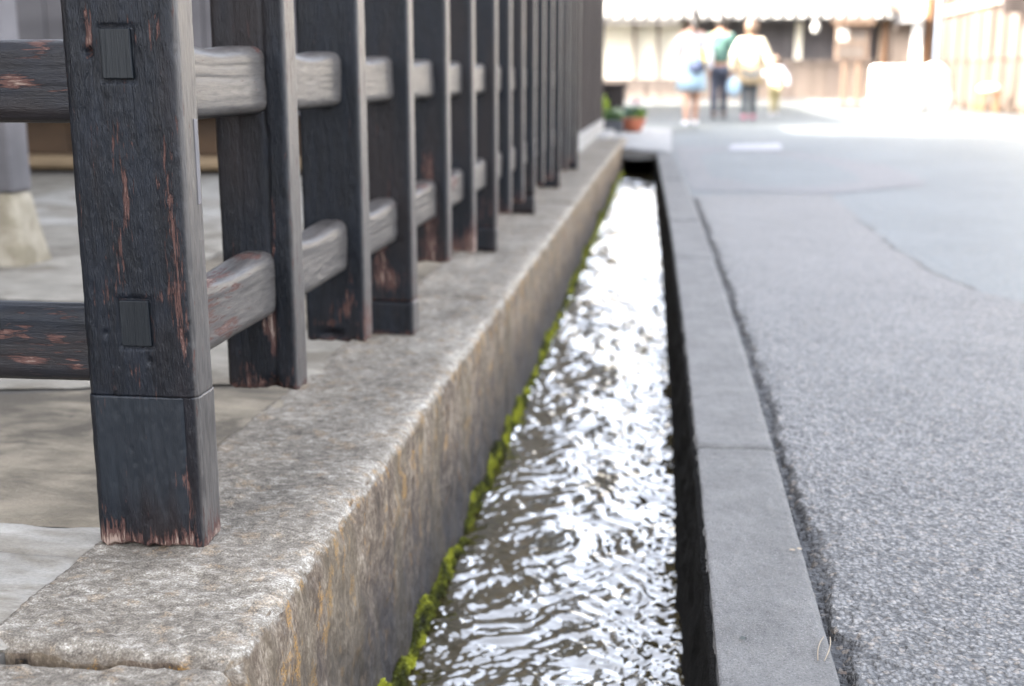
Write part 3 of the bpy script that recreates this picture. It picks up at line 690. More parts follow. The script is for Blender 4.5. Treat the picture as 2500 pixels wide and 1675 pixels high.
# rails
def rail(name, x0, x1, z0, z1, ya, yb, mat, seed, wl, axis='y', k=.004, dip=True):
    pt, nr = ring(x1 - x0, z1 - z0, .019, .003)
    al = np.arange(ya, yb, k)
    Sg = np.concatenate([[0], np.cumsum(np.linalg.norm(np.diff(pt, axis=0), axis=1))])[None] + 0 * al[:, None]; A = al[:, None] + 0 * Sg
    d = .0004 * fbm(Sg / .006, A / .12, seed=seed, o=3) + .0012 * vn(Sg / .05, A / .2, seed=seed + 4)
    c = vn(Sg / .03, A / .8, seed=seed + 6); d = d - .0010 * np.exp(-(c / .03) ** 2)
    U = (x0 + x1) / 2 + pt[None, :, 0] + nr[None, :, 0] * d; Wz = (z0 + z1) / 2 + pt[None, :, 1] + nr[None, :, 1] * d
    if dip:   # worn hollows between posts on the upper arris
        edges = np.array([1.43] + [v for y in PY for v in (y, y + .062)] + [8.2]); mid = (edges[0::2] + edges[1::2]) / 2
        dist = np.min(np.abs(al[:, None] - mid[None]), axis=1); hol = .009 * np.exp(-(dist / .10) ** 2)
        Wz = Wz - hol[:, None] * (pt[None, :, 1] > 0) * np.clip(pt[None, :, 1] / ((z1 - z0) / 2), 0, 1)
    if axis == 'y': P = np.stack([U, A, Wz], -1)
    else: P = np.stack([A, U, Wz], -1)
    wv = np.full(A.shape, .22)
    for (a_, z_, sa, sz, am) in wl: wv = wv + am * np.exp(-((A - a_) / sa) ** 2 - ((Wz - z_) / sz) ** 2)
    q = gridq(len(al), len(pt), True)
    me = mesh_np(name, P - np.array(FO), q if axis == 'y' else q[:, ::-1]); attr(me, 'wear', np.clip(wv, 0, 1))
    if axis == 'y': attr(me, 'side', np.clip(sstep(.3, .9, nr[None, :, 0]) + .8 * sstep(.3, .9, nr[None, :, 1]), 0, 1) + 0 * A)  # tops get the pale tone too, painting in their sky reflection
    return link(name, me, mat, fence)
rail('rail', -.660, -.604, .597, .697, 1.40, 7.9, M['wy'], 401, [(1.79, .69, .02, .01, .3)])
rail('rail', -.660, -.602, .285, .388, 1.40, 7.9, M['wy'], 405, [(1.50, .335, .08, .035, .42), (1.60, .31, .05, .012, .4), (1.62, .36, .05, .008, .35), (1.55, .385, .10, .008, .55), (1.75, .388, .03, .006, .5), (1.46, .30, .04, .012, .45), (3.0, .38, .1, .01, .4), (3.4, .36, .1, .03, .5)])
rail('rail', 1.376, 1.420, .597, .694, -3.3, -.69, M['wx'], 411, [(-.735, .685, .02, .012, .55), (-.765, .645, .02, .009, .55), (-.79, .65, .03, .005, .3)], 'x', dip=False)
rail('rail', 1.376, 1.420, .279, .377, -3.3, -.69, M['wx'], 415, [(-.745, .335, .02, .010, .4), (-.78, .31, .03, .012, .42), (-.73, .365, .02, .008, .35), (-.80, .34, .03, .008, .4), (-.72, .30, .015, .015, .35)], 'x', dip=False)
for x in (-3.25,): timber('post', fence, x - .065, x + .065, 1.366, 1.43, .0725, 1.26, M['wz'], .01, .02, .012, 1, 501)

# ================================================================== HOUSES
h1 = thing('dark_house', 'dark timber townhouse with boarded walls behind and beyond the fence', 'house', (-3, 7.3, 0))
def hb(name, x0, x1, y0, y1, z0, z1, mat, parent, bev=.006):
    ox, oy, oz = parent.location if parent.parent is None else (0, 0, 0)
    return box(name, x0 - ox, x1 - ox, y0 - oy, y1 - oy, z0 - oz, z1 - oz, mat, parent, bev)
hb('wall', -7.6, -5.4, -6, 7.25, .0, 5.9, M['house_wood'], h1)            # side wing along the courtyard
hb('wall', -7.6, -.80, 7.40, 13.4, .55, 2.44, M['house_grey'], h1)
for i in range(22):                                                      # upright boards of the end wall above the raised floor
    x = -5.3 + i * .205; hb('board', x, x + .195, 7.355, 7.398, .56, 2.6, M['house_grey'], h1)
hb('floor_beam', -5.4, -.78, 7.30, 7.352, .42, .555, M['house_grey'], h1)
for i in range(9):
    x = -5.3 + i * .5; hb('underfloor_board', x, x + .49, 7.42, 7.46, .17, .415, M['house_brown'], h1)
hb('sill', -5.4, -.8, 7.33, 7.47, .085, .165, M['tan_sill'], h1, .03)
hb('wall', -7.6, -.80, 7.48, 13.4, .06, .54, M['house_brown'], h1)
for i in range(24):                                                      # lattice bars along the street face of the far wing
    y = 8.32 + i * .212; hb('lattice_bar', -.798, -.70, y, y + .09, .22, 2.36, M['house_wood'], h1)
hb('stone_footing', -.86, -.695, 8.30, 13.4, .052, .215, M['slab'], h1, .015)
# grey post on a foundation stone, seen past the corner post
hb('porch_post', -2.16, -2.045, 3.60, 3.72, .292, 2.6, M['house_grey'], h1, .012)
r = np.linspace(0, 2 * np.pi, 40, endpoint=False); P = []
for z, k in ((.0, .132), (.07, .130), (.10, .121), (.18, .104), (.25, .091), (.282, .083), (.291, .070)):
    sq = np.abs(np.cos(r)) ** 5 + np.abs(np.sin(r)) ** 5; rr = .82 * k / sq ** .2 * (1 + .03 * vn(np.cos(r) * 2, np.sin(r) * 2, z * 9, 5))
    P.append(np.stack([rr * np.cos(r) - 2.112 + 3, rr * np.sin(r) + 3.66 - 7.3, 0 * r + z], 1))
P.append(np.stack([0 * r - 2.112 + 3, 0 * r + 3.66 - 7.3, 0 * r + .291], 1))
M['found'] = paving_mat('foundation_stone', (.28, .24, .17), (.38, .33, .25), (.16, .13, .08), .7)
link('foundation_stone', mesh_np('foundation_stone', np.array(P), gridq(len(P), 40, True)), M['found'], h1)
# roofs (two slopes each, real thickness)
def roof(parent, xr, zr, xe, ze, xb, y0, y1, mat, name='roof', th=.16):
    ox, oy, oz = parent.location
    zb = zr - (xr - xb) * (zr - ze) / (xe - xr)
    prof = [(xe, ze), (xe, ze + th), (xr, zr + th), (xb, zb + th), (xb, zb), (xr, zr)]
    bm = bmesh.new(); A = [bm.verts.new((x - ox, y0 - oy, z - oz)) for x, z in prof]; B = [bm.verts.new((x - ox, y1 - oy, z - oz)) for x, z in prof]
    bm.faces.new(A); bm.faces.new(B[::-1])
    for i in range(6): bm.faces.new([A[i], A[(i + 1) % 6], B[(i + 1) % 6], B[i]])
    return bm_obj(name, bm, mat, parent)
roof(h1, -6.3, 7.0, -2.9, 5.2, -9.5, -6.4, 7.3, M['tile'])
roof(h1, -4.4, 3.15, -.45, 2.42, -8.4, 7.2, 13.3, M['tile'], th=.12)
for y in (7.44, 13.36):
    ox, oy, oz = h1.location
    bm = bmesh.new(); bm.faces.new([bm.verts.new((x - ox, y - oy, z)) for x, z in ((-7.6, 2.44), (-.8, 2.44), (-.8, 2.46), (-4.4, 3.12), (-7.6, 2.52))]); 
    bmesh.ops.solidify(bm, geom=bm.faces[:], thickness=.05); bm_obj('gable', bm, M['house_wood'], h1)

# unseen garden wall added to shade the gap between the houses, and the next, lower house up the lane
gw = thing('shade_wall', 'unseen plastered wall with tiled coping, added to shade the lane between the houses', 'wall', (-1.9, 15.4, 0))
hb('wall_panel', -2.0, -1.85, 13.5, 16.35, 0, 1.62, M['plaster'], gw); roof(gw, -1.92, 1.86, -1.55, 1.69, -2.3, 13.5, 16.35, M['tile'], 'coping', .08)
h2 = thing('low_house', 'low dark timber house with tiled eaves farther up the lane', 'house', (-4, 22, 0))
hb('wall', -6.5, -2.2, 16.6, 28.0, 0, 2.46, M['house_wood'], h2); roof(h2, -4.4, 3.6, -1.6, 2.36, -7.2, 16.4, 28.3, M['tile'])

# far house across the lane end
fy = 32.0
h3 = thing('lattice_house', 'sunlit house across the lane end with dark lattice windows under tiled pent roof', 'house', (1.5, fy, 0))
hb('wall', -9.0, .32, fy + .1, fy + 5, .62, 5.4, M['plaster'], h3); hb('wall', .32, 5.12, fy + .25, fy + 5, .1, 5.4, M['wain'], h3)
hb('wainscot', -9.0, .32, fy + .02, fy + .098, .0, .61, M['wain'], h3)
for i in range(14):
    x = -6.6 + i * .5; hb('wainscot_board', x + .02, x + .48, fy - .01, fy + .018, .05, .585, M['wain'], h3)
hb('timber_post', .30, .44, fy - .02, fy + .09, 0, 2.2, M['wain'], h3); 
for x in (-.95, -.35): hb('timber_post', x, x + .07, fy + .0, fy + .09, .615, 2.1, M['peach'], h3)
hb('sill_beam', .46, 5.1, fy + .05, fy + .22, .98, 1.10, M['wain'], h3); hb('head_beam', .46, 5.1, fy + .05, fy + .22, 2.02, 2.16, M['lattice'], h3)
hb('lattice_backing', .46, 5.1, fy + .20, fy + .24, 1.10, 2.02, M['lattice'], h3)
for i in range(46):
    x = .48 + i * .1; 
    if abs(x - 3.25) > .12: hb('lattice_bar', x, x + .045, fy + .08, fy + .15, 1.102, 2.018, M['lattice'], h3, .003)
for x in (3.20,): hb('pillar', x - .09, x + .09, fy + .0, fy + .19, 1.101, 2.019, M['plaster'], h3)
for i in range(12):
    x = .47 + i * .386; hb('wainscot_board', x, x + .372, fy + .12, fy + .16, .14, .975, M['peach'] if i % 3 else M['wain'], h3)
hb('plinth', -9.0, 5.12, fy - .06, fy + .24, -.05, .12, M['slab'], h3)
# pent roof with tile rolls
ox, oy, oz = h3.location
bm = bmesh.new()
for x0_, x1_ in ((-9.2, 5.3),):
    A = [bm.verts.new((x - ox, y - oy, z)) for x, y, z in ((x0_, fy - 1.0, 2.06), (x1_, fy - 1.0, 2.06), (x1_, fy + .2, 2.75), (x0_, fy + .2, 2.75))]; bm.faces.new(A)
bmesh.ops.solidify(bm, geom=bm.faces[:], thickness=.07); bm_obj('pent_roof', bm, M['tile_d'], h3)
me_roll = None
for i in range(48):
    x = -9.1 + i * .3
    P, q = tube_np([(0, -1.06, 2.045), (0, -.4, 2.42), (0, .19, 2.76)], .055, 10)
    if me_roll is None: me_roll = mesh_np('roof_tile', P, q)
    link('roof_tile', me_roll, M['tile_d'], h3, (x - ox, 0, 0))
bm = bmesh.new(); bm_box(bm, -9.2 - ox, .2 - ox, -1.14, -1.08, 1.955, 1.985); bm_obj('gutter', bm, M['lattice'], h3)
roof(h3, 0, 0, 0.01, 0, -.01, 0, .01, M['tile'], 'ridge_stub') if False else None
bm = bmesh.new(); A = [bm.verts.new(v) for v in ((-9.6 - ox, -.7, 5.2), (5.4 - ox, -.7, 5.2), (5.4 - ox, 3.2, 7.2), (-9.6 - ox, 3.2, 7.2))]; bm.faces.new(A); bmesh.ops.solidify(bm, geom=bm.faces[:], thickness=.15); bm_obj('roof', bm, M['tile'], h3)

# wing to the right of it
h4 = thing('plaster_storehouse', 'pale sunlit storehouse right of the lattice house, small tiled canopy', 'house', (5.8, 31.6, 0))
hb('wall', 5.16, 6.9, 31.7, 36, 0, 5.2, M['peach'], h4)
hb('corner_post', 5.18, 5.30, 31.62, 31.69, 0, 2.3, M['orange'], h4); hb('corner_post', 6.18, 6.34, 31.55, 31.69, 0, 3.2, M['orange'], h4)
bm = bmesh.new(); ox, oy, oz = h4.location
A = [bm.verts.new((x - ox, y - oy, z)) for x, y, z in ((5.32, 31.1, 1.93), (6.05, 31.1, 1.98), (6.05, 31.69, 2.25), (5.32, 31.69, 2.20))]; bm.faces.new(A); bmesh.ops.solidify(bm, geom=bm.faces[:], thickness=.06); bm_obj('canopy', bm, M['tile'], h4)
hb('canopy_bracket', 5.40, 5.46, 31.15, 31.69, 1.78, 1.90, M['wain'], h4)
hb('door', 5.45, 6.0, 31.64, 31.69, .05, 1.75, M['peach'], h4); tube('downpipe', [(6.55 - ox, -.05, 0.), (6.55 - ox, -.05, 1.5), (6.50 - ox, -.05, 3.0)], .06, M['pipe'], h4)
roof(h4, 6.0, 6.2, 7.3, 5.3, 4.8, 31.3, 36.3, M['tile'])

# right-hand house along the lane, sunlit
h5 = thing('board_house', 'sunlit timber board house along the right side of the lane', 'house', (8, 26, 0))
hb('wall', 6.46, 11, 22, 31.0, .0, 5.6, M['sunny'], h5)
for i in range(9):
    y = 22.0 + i * 1.0; hb('post', 6.36, 6.458, y, y + .12, 0, 5.5, M['orange'] if i == 5 else M['sunny'], h5)
    hb('panel', 6.415, 6.455, y + .14, y + .98, .12, .95, M['sunny'], h5)
    hb('shoji_panel', 6.425, 6.455, y + .16, y + .96, 1.02, 2.0, M['sunny2'] if i % 3 else M['sunny'], h5)
hb('beam', 6.34, 6.40, 22, 31, 2.08, 2.26, M['wain'], h5)
roof(h5, 8.7, 7.0, 5.6, 5.5, 11.8, 22, 31.2, M['tile'])
h6 = thing('bounce_storehouse', 'unseen plastered storehouse added to bounce sunlight onto the fence', 'house', (8, 16, 0))  # added out of view to reflect warm sunlight onto the fence
hb('wall', 6.46, 11, 12.5, 21.95, .0, 4.2, M['bounce_wall'], h6)
hb('skirting', 6.41, 6.458, 12.5, 21.95, .0, .35, M['slab'], h6)
roof(h6, 8.7, 5.6, 5.9, 4.1, 11.8, 12.2, 21.95, M['tile'])
tube('downpipe', [(6.28 - 8, 30.6 - 26, 0), (6.28 - 8, 30.6 - 26, 1.6), (6.28 - 8, 30.6 - 26, 3.2)], .05, M['pipe'], h5)
tag(hb('hanging_sign', 5.98, 6.75, 23.7, 23.85, 1.80, 2.6, M['house_wood'], h5), 'dark hanging sign board near the top right corner')

# ================================================================== OBJECTS FARTHER BACK
# notice board
nb = thing('notice_board', 'orange brown wooden notice board on two posts before the lattice windows', 'notice board', (4.24, 30, 0))
for x in (-.20, .12): box('post', x, x + .10, -.03, .07, 0, 1.86, M['nb'], nb, .01)
box('board', -.40, .37, -.06, -.032, 1.06, 1.83, M['nb'], nb, .006); box('rail', -.41, .38, -.075, -.061, 1.42, 1.46, M['sunny2'], nb)
box('notice_sheet', -.34, -.12, -.070, -.0605, 1.5, 1.78, M['paper'], nb, .001); box('notice_sheet', -.06, .3, -.070, -.0605, 1.5, 1.76, M['sunny2'], nb, .001); box('notice_sheet', -.34, .28, -.070, -.0605, 1.10, 1.38, M['sunny2'], nb, .001)
bm = bmesh.new(); A = [bm.verts.new(v) for v in ((-.5, -.22, 1.86), (.47, -.22, 1.86), (.47, .02, 1.99), (-.5, .02, 1.99))]; B = [bm.verts.new(v) for v in ((-.5, .26, 1.86), (.47, .26, 1.86))]
bm.faces.new(A); bm.faces.new([A[3], A[2], B[1], B[0]]); bmesh.ops.solidify(bm, geom=bm.faces[:], thickness=.03); bm_obj('roof', bm, M['nb'], nb)
box('base_stone', -.24, .30, -.12, .16, -.01, .05, M['soil'], nb)
# white display table with cloth, rounded bundle, stool
dt = thing('display_table', 'low display table under a white cloth blazing in the sun', 'table', (4.45, 25.1, 0))
nu, nv = 60, 16; P = []
for j in range(nv):
    t = j / (nv - 1); row = []
    for i in range(nu):
        a = 2 * math.pi * i / nu; cx_, cy_ = math.cos(a), math.sin(a); k = 1 / max(abs(cx_), abs(cy_)) ; sq = (abs(cx_) ** 8 + abs(cy_) ** 8) ** (-1 / 8)
        fold = 1 + .02 * math.sin(a * 14) * max(0, (t - .3))
        s_ = min(1, t / .28); row.append((.49 * sq * cx_ * s_ * fold, .36 * sq * cy_ * s_ * fold, .885 - max(0, t - .28) / .72 * .83))
    P.append(row)
link('cloth', mesh_np('cloth', np.array(P), gridq(nv, nu, True)[:, ::-1]), M['white'], dt)
for sx in (-.4, .36):
    for sy in (-.28, .24): box('leg', sx, sx + .05, sy, sy + .05, 0, .86, M['peach'], dt)
bd = thing('covered_bundle', 'rounded heap under a white sheet right of the cloth covered table', 'bundle', (5.15, 25.2, 0))
P = []
for t in np.linspace(0, 1, 18):
    a = np.linspace(0, 2 * np.pi, 48, endpoint=False); rr = .27 * (math.sin(min(1, t * 1.5 + .02) * math.pi / 2)) * (1 + .12 * t) * (1 + .03 * np.sin(a * 9) * t)
    P.append(np.stack([rr * np.cos(a) + (.05 * t), .9 * rr * np.sin(a), np.full_like(a, .93 * (1 - t ** 2.2))], 1))
link('sheet', mesh_np('sheet', np.array(P), gridq(18, 48, True)[:, ::-1]), M['white'], bd)
ellipsoid('fold', (.22, -.1, .22), (.16, .16, .24), M['white'], bd, amp=.15)
stl = thing('stool', 'small wooden stool with a white cushion by the right wall', 'stool', (5.98, 24.2, 0))
for sx in (-.15, .11):
    for sy in (-.15, .11): box('leg', sx, sx + .04, sy, sy + .04, 0, .36, M['orange'], stl)
box('seat', -.18, .18, -.18, .18, .36, .40, M['orange'], stl, .01); ellipsoid('cushion', (0, 0, .455), (.2, .2, .075), M['white'], stl)
# white banner, lanterns
bn = thing('cloth_banner', 'long white hanging cloth banner beside the orange post', 'banner', (5.95, 31.3, .9))
nu, nv = 10, 30; P = [[(-.12 + .24 * i / (nu - 1), .02 * math.sin(i * 1.3 + j * .2), j / (nv - 1) * 1.75) for i in range(nu)] for j in range(nv)]
me = mesh_np('cloth', np.array(P), gridq(nv, nu)); ob = link('cloth', me, M['white'], bn); sm = ob.modifiers.new('s', 'SOLIDIFY'); sm.thickness = .006
tube('rod', [(-.16, 0, 1.76), (0, 0, 1.76), (.16, 0, 1.76)], .012, M['wain'], bn)
tube('hanger', [(0, 0, 1.76), (0, .2, 1.85), (0, .4, 1.9)], .006, M['wain'], bn)
for k, (x, z, lab) in enumerate([(3.50, 1.84, 'white paper lantern hanging under the pent roof left of the notice board')]):
    ln = thing('paper_lantern', lab, 'lantern', (x, 31.0, z))
    lathe('shade', [(.0, -.13), (.045, -.13)] + [(.05 + .055 * math.sin(math.pi * t), -.125 + .25 * t) for t in np.linspace(0, 1, 14)] + [(.045, .13), (0, .13)], M['paper'], ln)
    ln.scale = (1, 1, 1) if k == 0 else (.5, .5, .5)
    lathe('cap', [(0, .13), (.05, .13), (.05, .15), (0, .15)], M['house_wood'], ln); tube('cord', [(0, 0, .15), (0, 0, .20)], .004, M['house_wood'], ln)
# dark box by the house end, pots
bx_ = thing('utility_box', 'dark wooden box at the end of the dark house behind the flower pots', 'box', (-.66, 14.4, .05))
box('body', -.20, .14, -.2, .2, .06, .50, M['house_wood'], bx_, .01); box('lid', -.23, .17, -.23, .23, .50, .535, M['house_wood'], bx_, .008)
for sx in (-.17, .07):
    for sy in (-.16, .12): box('leg', sx, sx + .04, sy, sy + .04, 0, .058, M['house_wood'], bx_)
def leaves(name, n, c, rx, rz, mat, parent, size, seed, up=.5):
    r_ = np.random.default_rng(seed); vs = []
    for _ in range(n):
        a = r_.random() * 6.283; k = r_.random() ** .5; p = np.array([rx * k * math.cos(a), rx * k * math.sin(a), rz * (r_.random() * .9 + .1) * (1 - .35 * k)]) + c
        d = np.array([math.cos(a) * k, math.sin(a) * k, up + r_.random()]); d /= np.linalg.norm(d); s_ = np.cross(d, [r_.normal(), r_.normal(), .3]); s_ /= np.linalg.norm(s_) + 1e-6
        L = size * (.6 + .8 * r_.random()); nrm = np.cross(s_, d)
        vs += [p, p + d * L * .5 + s_ * L * .22 + nrm * L * .05, p + d * L, p + d * L * .5 - s_ * L * .22 + nrm * L * .05]
    return link(name, mesh_np(name, np.array(vs), np.arange(4 * n).reshape(-1, 4), False), mat, parent)
pt1 = thing('flower_pot', 'wide terracotta pot with blue green leaves and pink blooms on the slab', 'flower pot', (-.41, 14.25, .045))
lathe('bowl', [(0, 0), (.085, 0), (.10, .01), (.135, .09), (.142, .118), (.150, .120), (.150, .150), (.132, .150), (.128, .13), (0, .13)], M['terra'], pt1, 36)
lathe('soil', [(0, .134), (.127, .134)], M['soil'], pt1); leaves('leaves', 160, np.array([0, 0, .13]), .115, .14, M['leaf_b'], pt1, .06, 1); leaves('leaves', 60, np.array([.07, -.03, .13]), .07, .10, M['leaf_y'], pt1, .06, 4); leaves('blooms', 70, np.array([.03, 0, .28]), .055, .10, M['petal'], pt1, .035, 2)
pt2 = thing('flower_pot', 'dark trough planter with yellow green leaves and pale flowers by the wall', 'flower pot', (-.68, 14.0, .052), rz=0)
bm = bmesh.new(); bm_box(bm, -.16, .17, -.12, .12, 0, .13, .015); bm_obj('trough', bm, M['darkpot'], pt2)
leaves('leaves', 120, np.array([-.09, 0, .12]), .06, .22, M['leaf_y'], pt2, .10, 6, 1.2); leaves('leaves', 140, np.array([.06, 0, .12]), .10, .10, M['leaf'], pt2, .06, 7); leaves('blooms', 160, np.array([.06, 0, .17]), .10, .08, M['petal_w'], pt2, .04, 8)

# ================================================================== PEOPLE (seen from behind, walking away)
def skin_mesh(name, V, E, Rr, root=0, sub=2):
    me = bpy.data.meshes.new(name); me.from_pydata(V, E, []); o = bpy.data.objects.new(name, me); C.objects.link(o)
    md = o.modifiers.new('k', 'SKIN'); md.branch_smoothing = .3; md.use_smooth_shade = True
    for i, r_ in enumerate(Rr):
        sv = me.skin_vertices[0].data[i]; sv.radius = (r_, r_) if not isinstance(r_, tuple) else r_; sv.use_root = i == root
    sd = o.modifiers.new('s', 'SUBSURF'); sd.levels = sub; sd.render_levels = sub
    dg = bpy.context.evaluated_depsgraph_get(); dg.update(); ev = o.evaluated_get(dg)
    res = bpy.data.meshes.new_from_object(ev); bpy.data.objects.remove(o); bpy.data.meshes.remove(me)
    res.polygons.foreach_set('use_smooth', np.ones(len(res.polygons), bool)); return res
def cloth(name, col, rough=.85): return plain(name, col, rough, .12, 14, (1, 1, .4))
M['skin'] = plain('skin', (.30, .165, .11), .55, .06, 8); M['hair'] = plain('black_hair', (.018, .014, .012), .45, .3, 40, (1, 1, .1)); M['hair_b'] = plain('brown_hair', (.09, .055, .035), .5, .3, 40, (1, 1, .1))
M['shoe_w'] = cloth('white_shoe', (.55, .56, .60)); M['shoe_d'] = cloth('dark_shoe', (.05, .05, .06)); M['shoe_p'] = cloth('pink_shoe', (.40, .15, .22))
def person(label, loc, h, rz, top, top_len, legs_mat, hair, hairkind, shoe, skirt=None, stride=.10, armout=.05, long_sleeve=True, bulk=1., leg_len=1., armbend=(.0, .0)):
    p = thing('person', label, 'person', loc, 'pedestrians walking up the lane', rz); k = h
    st = stride * h
    V = []; E = []; Rr = []
    def add(v, r_, par=None):
        V.append(tuple(c * 1.0 for c in v)); Rr.append(r_); i = len(V) - 1
        if par is not None: E.append((par, i))
        return i
    pel = add((0, 0, .52 * k), (.088 * k * bulk, .062 * k * bulk)); wai = add((0, 0, .60 * k), (.072 * k * bulk, .055 * k * bulk), pel); che = add((0, .005 * k, .72 * k), (.088 * k * bulk, .06 * k * bulk), wai); nb_ = add((0, 0, .815 * k), (.05 * k, .042 * k), che)
    nk = add((0, .004 * k, .855 * k), .030 * k, nb_); hd = add((0, .012 * k, .895 * k), (.048 * k, .056 * k), nk); ht = add((0, .012 * k, .955 * k), (.044 * k, .054 * k), hd); add((0, .010 * k, .982 * k), .026 * k, ht)
    armj = {}; legj = {}
    for s in (-1, 1):
        sh = add((s * .095 * k, 0, .795 * k), .040 * k, nb_); ub = add((s * (.118 + armout * .3) * k, 0, .72 * k), .030 * k, sh); el = add((s * (.125 + armout) * k, -.01 * k * s * (stride * 8), .635 * k), .025 * k, ub)
        bend = armbend[0 if s < 0 else 1]
        wr = add((s * (.125 + armout * 1.1) * k, (.03 + bend) * k, (.495 + bend * .5) * k), .017 * k, el); pm = add((s * (.124 + armout * 1.1) * k, (.038 + bend) * k, (.465 + bend * .5) * k), (.012 * k, .022 * k), wr)
        x_, y_, z_ = V[pm]
        for f_ in range(4): 
            a = add((x_ + s * .002 * k, y_ + (-.014 + .009 * f_) * k, z_ - .028 * k), .0052 * k, pm); add((x_ - s * .004 * k, y_ + (-.013 + .009 * f_ + .004) * k, z_ - (.045 + (.006 if f_ in (1, 2) else 0)) * k), .0045 * k, a)
        a = add((x_ - s * .004 * k, y_ + .022 * k, z_ - .008 * k), .006 * k, pm); add((x_ - s * .006 * k, y_ + .028 * k, z_ - .026 * k), .005 * k, a)
        armj[s] = (sh, ub, el, wr)
        hp = add((s * .048 * k, 0, .475 * k), .058 * k * bulk, pel); kn = add((s * .046 * k, s * st * .45 + .012 * k, .275 * k), .036 * k, hp); cf = add((s * .045 * k, s * st * .75 - .008 * k, .19 * k), .033 * k, kn); an = add((s * .044 * k, s * st - .01 * k, .048 * k), .021 * k, cf)
        ft = add((s * .046 * k, s * st + .02 * k, .022 * k), (.022 * k, .018 * k), an); add((s * .050 * k, s * st + .075 * k, .015 * k), (.024 * k, .012 * k), ft); legj[s] = (hp, kn, cf, an, ft)
    body = link('body', skin_mesh('body', V, E, Rr), M['skin'], p)
    def sub(idx, edges, grow, name, mat):
        mp = {j: n_ for n_, j in enumerate(idx)}
        rr = [tuple(x * 1.0 + grow * k for x in (Rr[j] if isinstance(Rr[j], tuple) else (Rr[j],) * 2)) for j in idx]
        return link(name, skin_mesh(name, [V[j] for j in idx], [(mp[a], mp[b]) for a, b in edges], rr), mat, p)
    idx = [pel, wai, che, nb_]; ed = [(pel, wai), (wai, che), (che, nb_)]
    for s in (-1, 1):
        sh, ub, el, wr = armj[s]; idx += [sh, ub, el] + ([wr] if long_sleeve else []); ed += [(nb_, sh), (sh, ub), (ub, el)] + ([(el, wr)] if long_sleeve else [])
    sub(idx, ed, .016 * bulk, 'top', top)
    if top_len or skirt:
        z0, fl, mt = (skirt if skirt else (top_len, .10, top))
        lathe('skirt', [(.095 * k * bulk, .60 * k), (.115 * k * bulk, .53 * k), ((.115 + fl * .6) * k, (.53 + z0) / 2 * k), ((.12 + fl) * k, z0 * k), ((.112 + fl) * k, z0 * k), (.09 * k, .55 * k)], mt, p, 30, sx=1., sy=.72)
    if legs_mat:
        idx = [pel]; ed = []
        for s in (-1, 1):
            hp, kn, cf, an, ft = legj[s]; idx += [hp, kn, cf] + ([an] if leg_len >= 1 else []); ed += [(pel, hp), (hp, kn), (kn, cf)] + ([(cf, an)] if leg_len >= 1 else [])
        sub(idx, ed, .009, 'trousers', legs_mat)
    for s in (-1, 1):
        x_, y_, z_ = V[legj[s][4]]
        ellipsoid('shoe', (x_ + s * .002 * k, y_ + .022 * k, .026 * k), (.031 * k, .082 * k, .030 * k), shoe, p, 16, 10)
    ellipsoid('hair', (0, -.006 * k, .942 * k), (.069 * k, .074 * k, .076 * k), hair, p, 20, 12, .06, 3)
    if hairkind == 'pony': tube('ponytail', [(0, -.06 * k, .945 * k), (0, -.085 * k, .90 * k), (.01 * k, -.082 * k, .83 * k), (.012 * k, -.075 * k, .77 * k)], np.array([.016, .024, .02, .006]) * k, hair, p)
    elif hairkind == 'bob': ellipsoid('hair', (0, -.012 * k, .895 * k), (.058 * k, .05 * k, .05 * k), hair, p, 18, 10, .08, 5)
    ellipsoid('nose', (0, .070 * k, .915 * k), (.007 * k, .010 * k, .013 * k), M['skin'], p, 10, 8)
    for s in (-1, 1):
        ellipsoid('eye', (s * .019 * k, .0625 * k, .925 * k), (.008 * k, .004 * k, .005 * k), M['shoe_d'], p, 10, 8); ellipsoid('ear', (s * .055 * k, .012 * k, .918 * k), (.006 * k, .013 * k, .020 * k), M['skin'], p, 10, 8)
    ellipsoid('mouth', (0, .064 * k, .89 * k), (.014 * k, .005 * k, .004 * k), M['terra'], p, 10, 8)
    return p
T = {n: cloth(n, c) for n, c in dict(white_knit=(.40, .40, .44), pale_blue_cotton=(.22, .31, .39), navy_fabric=(.025, .035, .07), green_knit=(.045, .10, .085), navy_trousers=(.035, .042, .065), cream_knit=(.60, .54, .40), beige_skirt=(.26, .20, .125), dark_leggings=(.055, .065, .075), white_shirt=(.40, .40, .44), khaki_trousers=(.22, .19, .10), yellow_bag=(.72, .50, .02)).items()}
pe1 = person('person in white top, long pale blue shirt and navy waist bag, bare legs', (.31, 17.6, GZ), 1.56, .05, T['white_knit'], 0, None, M['hair'], 'pony', M['shoe_w'], (.31, .02, T['pale_blue_cotton']), .06, .03, True, .9)
pe2 = person('person in green sweater and navy trousers walking between two others', (.83, 20.9, GZ), 1.68, -.05, T['green_knit'], 0, T['navy_trousers'], M['hair'], 'short', M['shoe_d'], None, .05, .03)
pe3 = person('person in sunlit cream sweater, beige skirt, dark leggings and pink shoes', (1.28, 20.2, GZ), 1.55, 0, T['cream_knit'], 0, T['dark_leggings'], M['hair_b'], 'bob', M['shoe_p'], (.36, .04, T['beige_skirt']), .04, .055, True, 1.12)
pe4 = person('small child in white shirt and khaki trousers, rightmost of the walkers', (1.88, 22.6, GZ), 1.04, -.1, T['white_shirt'], 0, T['khaki_trousers'], M['hair_b'], 'bob', M['shoe_w'], None, .04, .09, True, 1.15)
def bag(name, label, loc, r_, mat, strap):
    t = thing(name, label, 'bag', loc, 'bags carried by the walkers')
    ellipsoid('pouch', (0, 0, 0), r_, mat, t, 20, 12, .08, 4); tube('strap', strap, .009, mat, t); return t
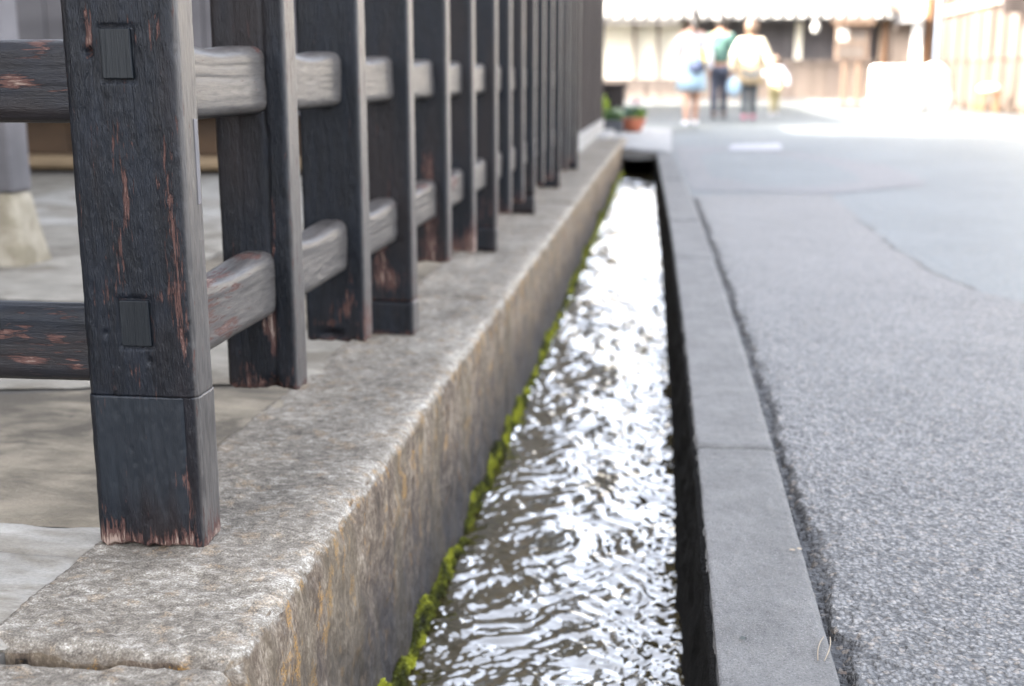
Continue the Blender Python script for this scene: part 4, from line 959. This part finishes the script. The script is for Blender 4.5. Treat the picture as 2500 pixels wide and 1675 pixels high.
bag('waist_bag', 'navy waist bag worn at the back of the white topped person', (.36, 17.44, .80), (.12, .06, .095), T['navy_fabric'], [(-.16, .14, .08), (-.08, .02, .05), (.08, .02, .05), (.16, .14, .08)])
bag('shoulder_bag', 'bright yellow shoulder bag hanging beside the person in green', (.60, 20.70, .98), (.11, .06, .16), T['yellow_bag'], [(-.02, .0, .1), (.06, .02, .3), (.14, .14, .40)])
bag('tote_bag', 'pale blue tote bag carried beside the person in cream', (1.02, 20.05, .50), (.11, .05, .15), T['pale_blue_cotton'], [(-.05, 0, .1), (0, 0, .25), (.05, 0, .1)])

# ================================================================== SMALL DEBRIS ON KERB AND ROAD
def needle(label, pts, rad=.0009, mat='needle', name='pine_needle', cat='pine needle', group='dry needles lying on kerb and road'):
    P, q = tube_np(pts, rad, 6); o = link(name, mesh_np(name, P, q), M[mat]); return tag(o, label, cat, group)
tw = thing('pine_needles', 'pair of dry tan pine needles on the kerb edge in front', 'pine needle', (.197, 1.325, .002))
for k, dx in enumerate((0, .006)):
    P, q = tube_np([(dx * 1.2 - .012 + .014 * t - .0028 * math.sin(t * 3.1) * (1 - 2 * k), -.028 + .062 * t, .0018 + .0016 * math.sin(t * 3.1)) for t in np.linspace(0, 1, 9)], .0007, 6); link('needle', mesh_np('needle', P, q), M['needle'], tw)
for (x, y, lab, nm, mt) in ((.1045, 1.345, 'tiny dark leaf scrap on the near kerb', 'leaf_scrap', 'chip'), (.2135, 1.288, 'tiny brown leaf scrap in the seam beside the near kerb', 'leaf_scrap', 'sunny'), (.200, 1.638, 'small tan leaf scrap on the kerb edge', 'leaf_scrap', 'needle'), (.189, 1.632, 'pale tan leaf crumb beside the scrap on the kerb edge', 'leaf_scrap', 'needle')):
    bm = bmesh.new(); vs = [bm.verts.new((.0055 * math.cos(a) * random.uniform(.6, 1.1), .0045 * math.sin(a) * random.uniform(.6, 1.1), random.uniform(0, .0015))) for a in np.linspace(0, 6.28, 8)[:-1]]
    bm.faces.new(vs); bmesh.ops.solidify(bm, geom=bm.faces[:], thickness=.001); tag(bm_obj(nm, bm, M[mt], None, False, (x, y, .0025 if x < .205 else -.006)), lab, 'leaf scrap', 'leaf scraps around the kerb')
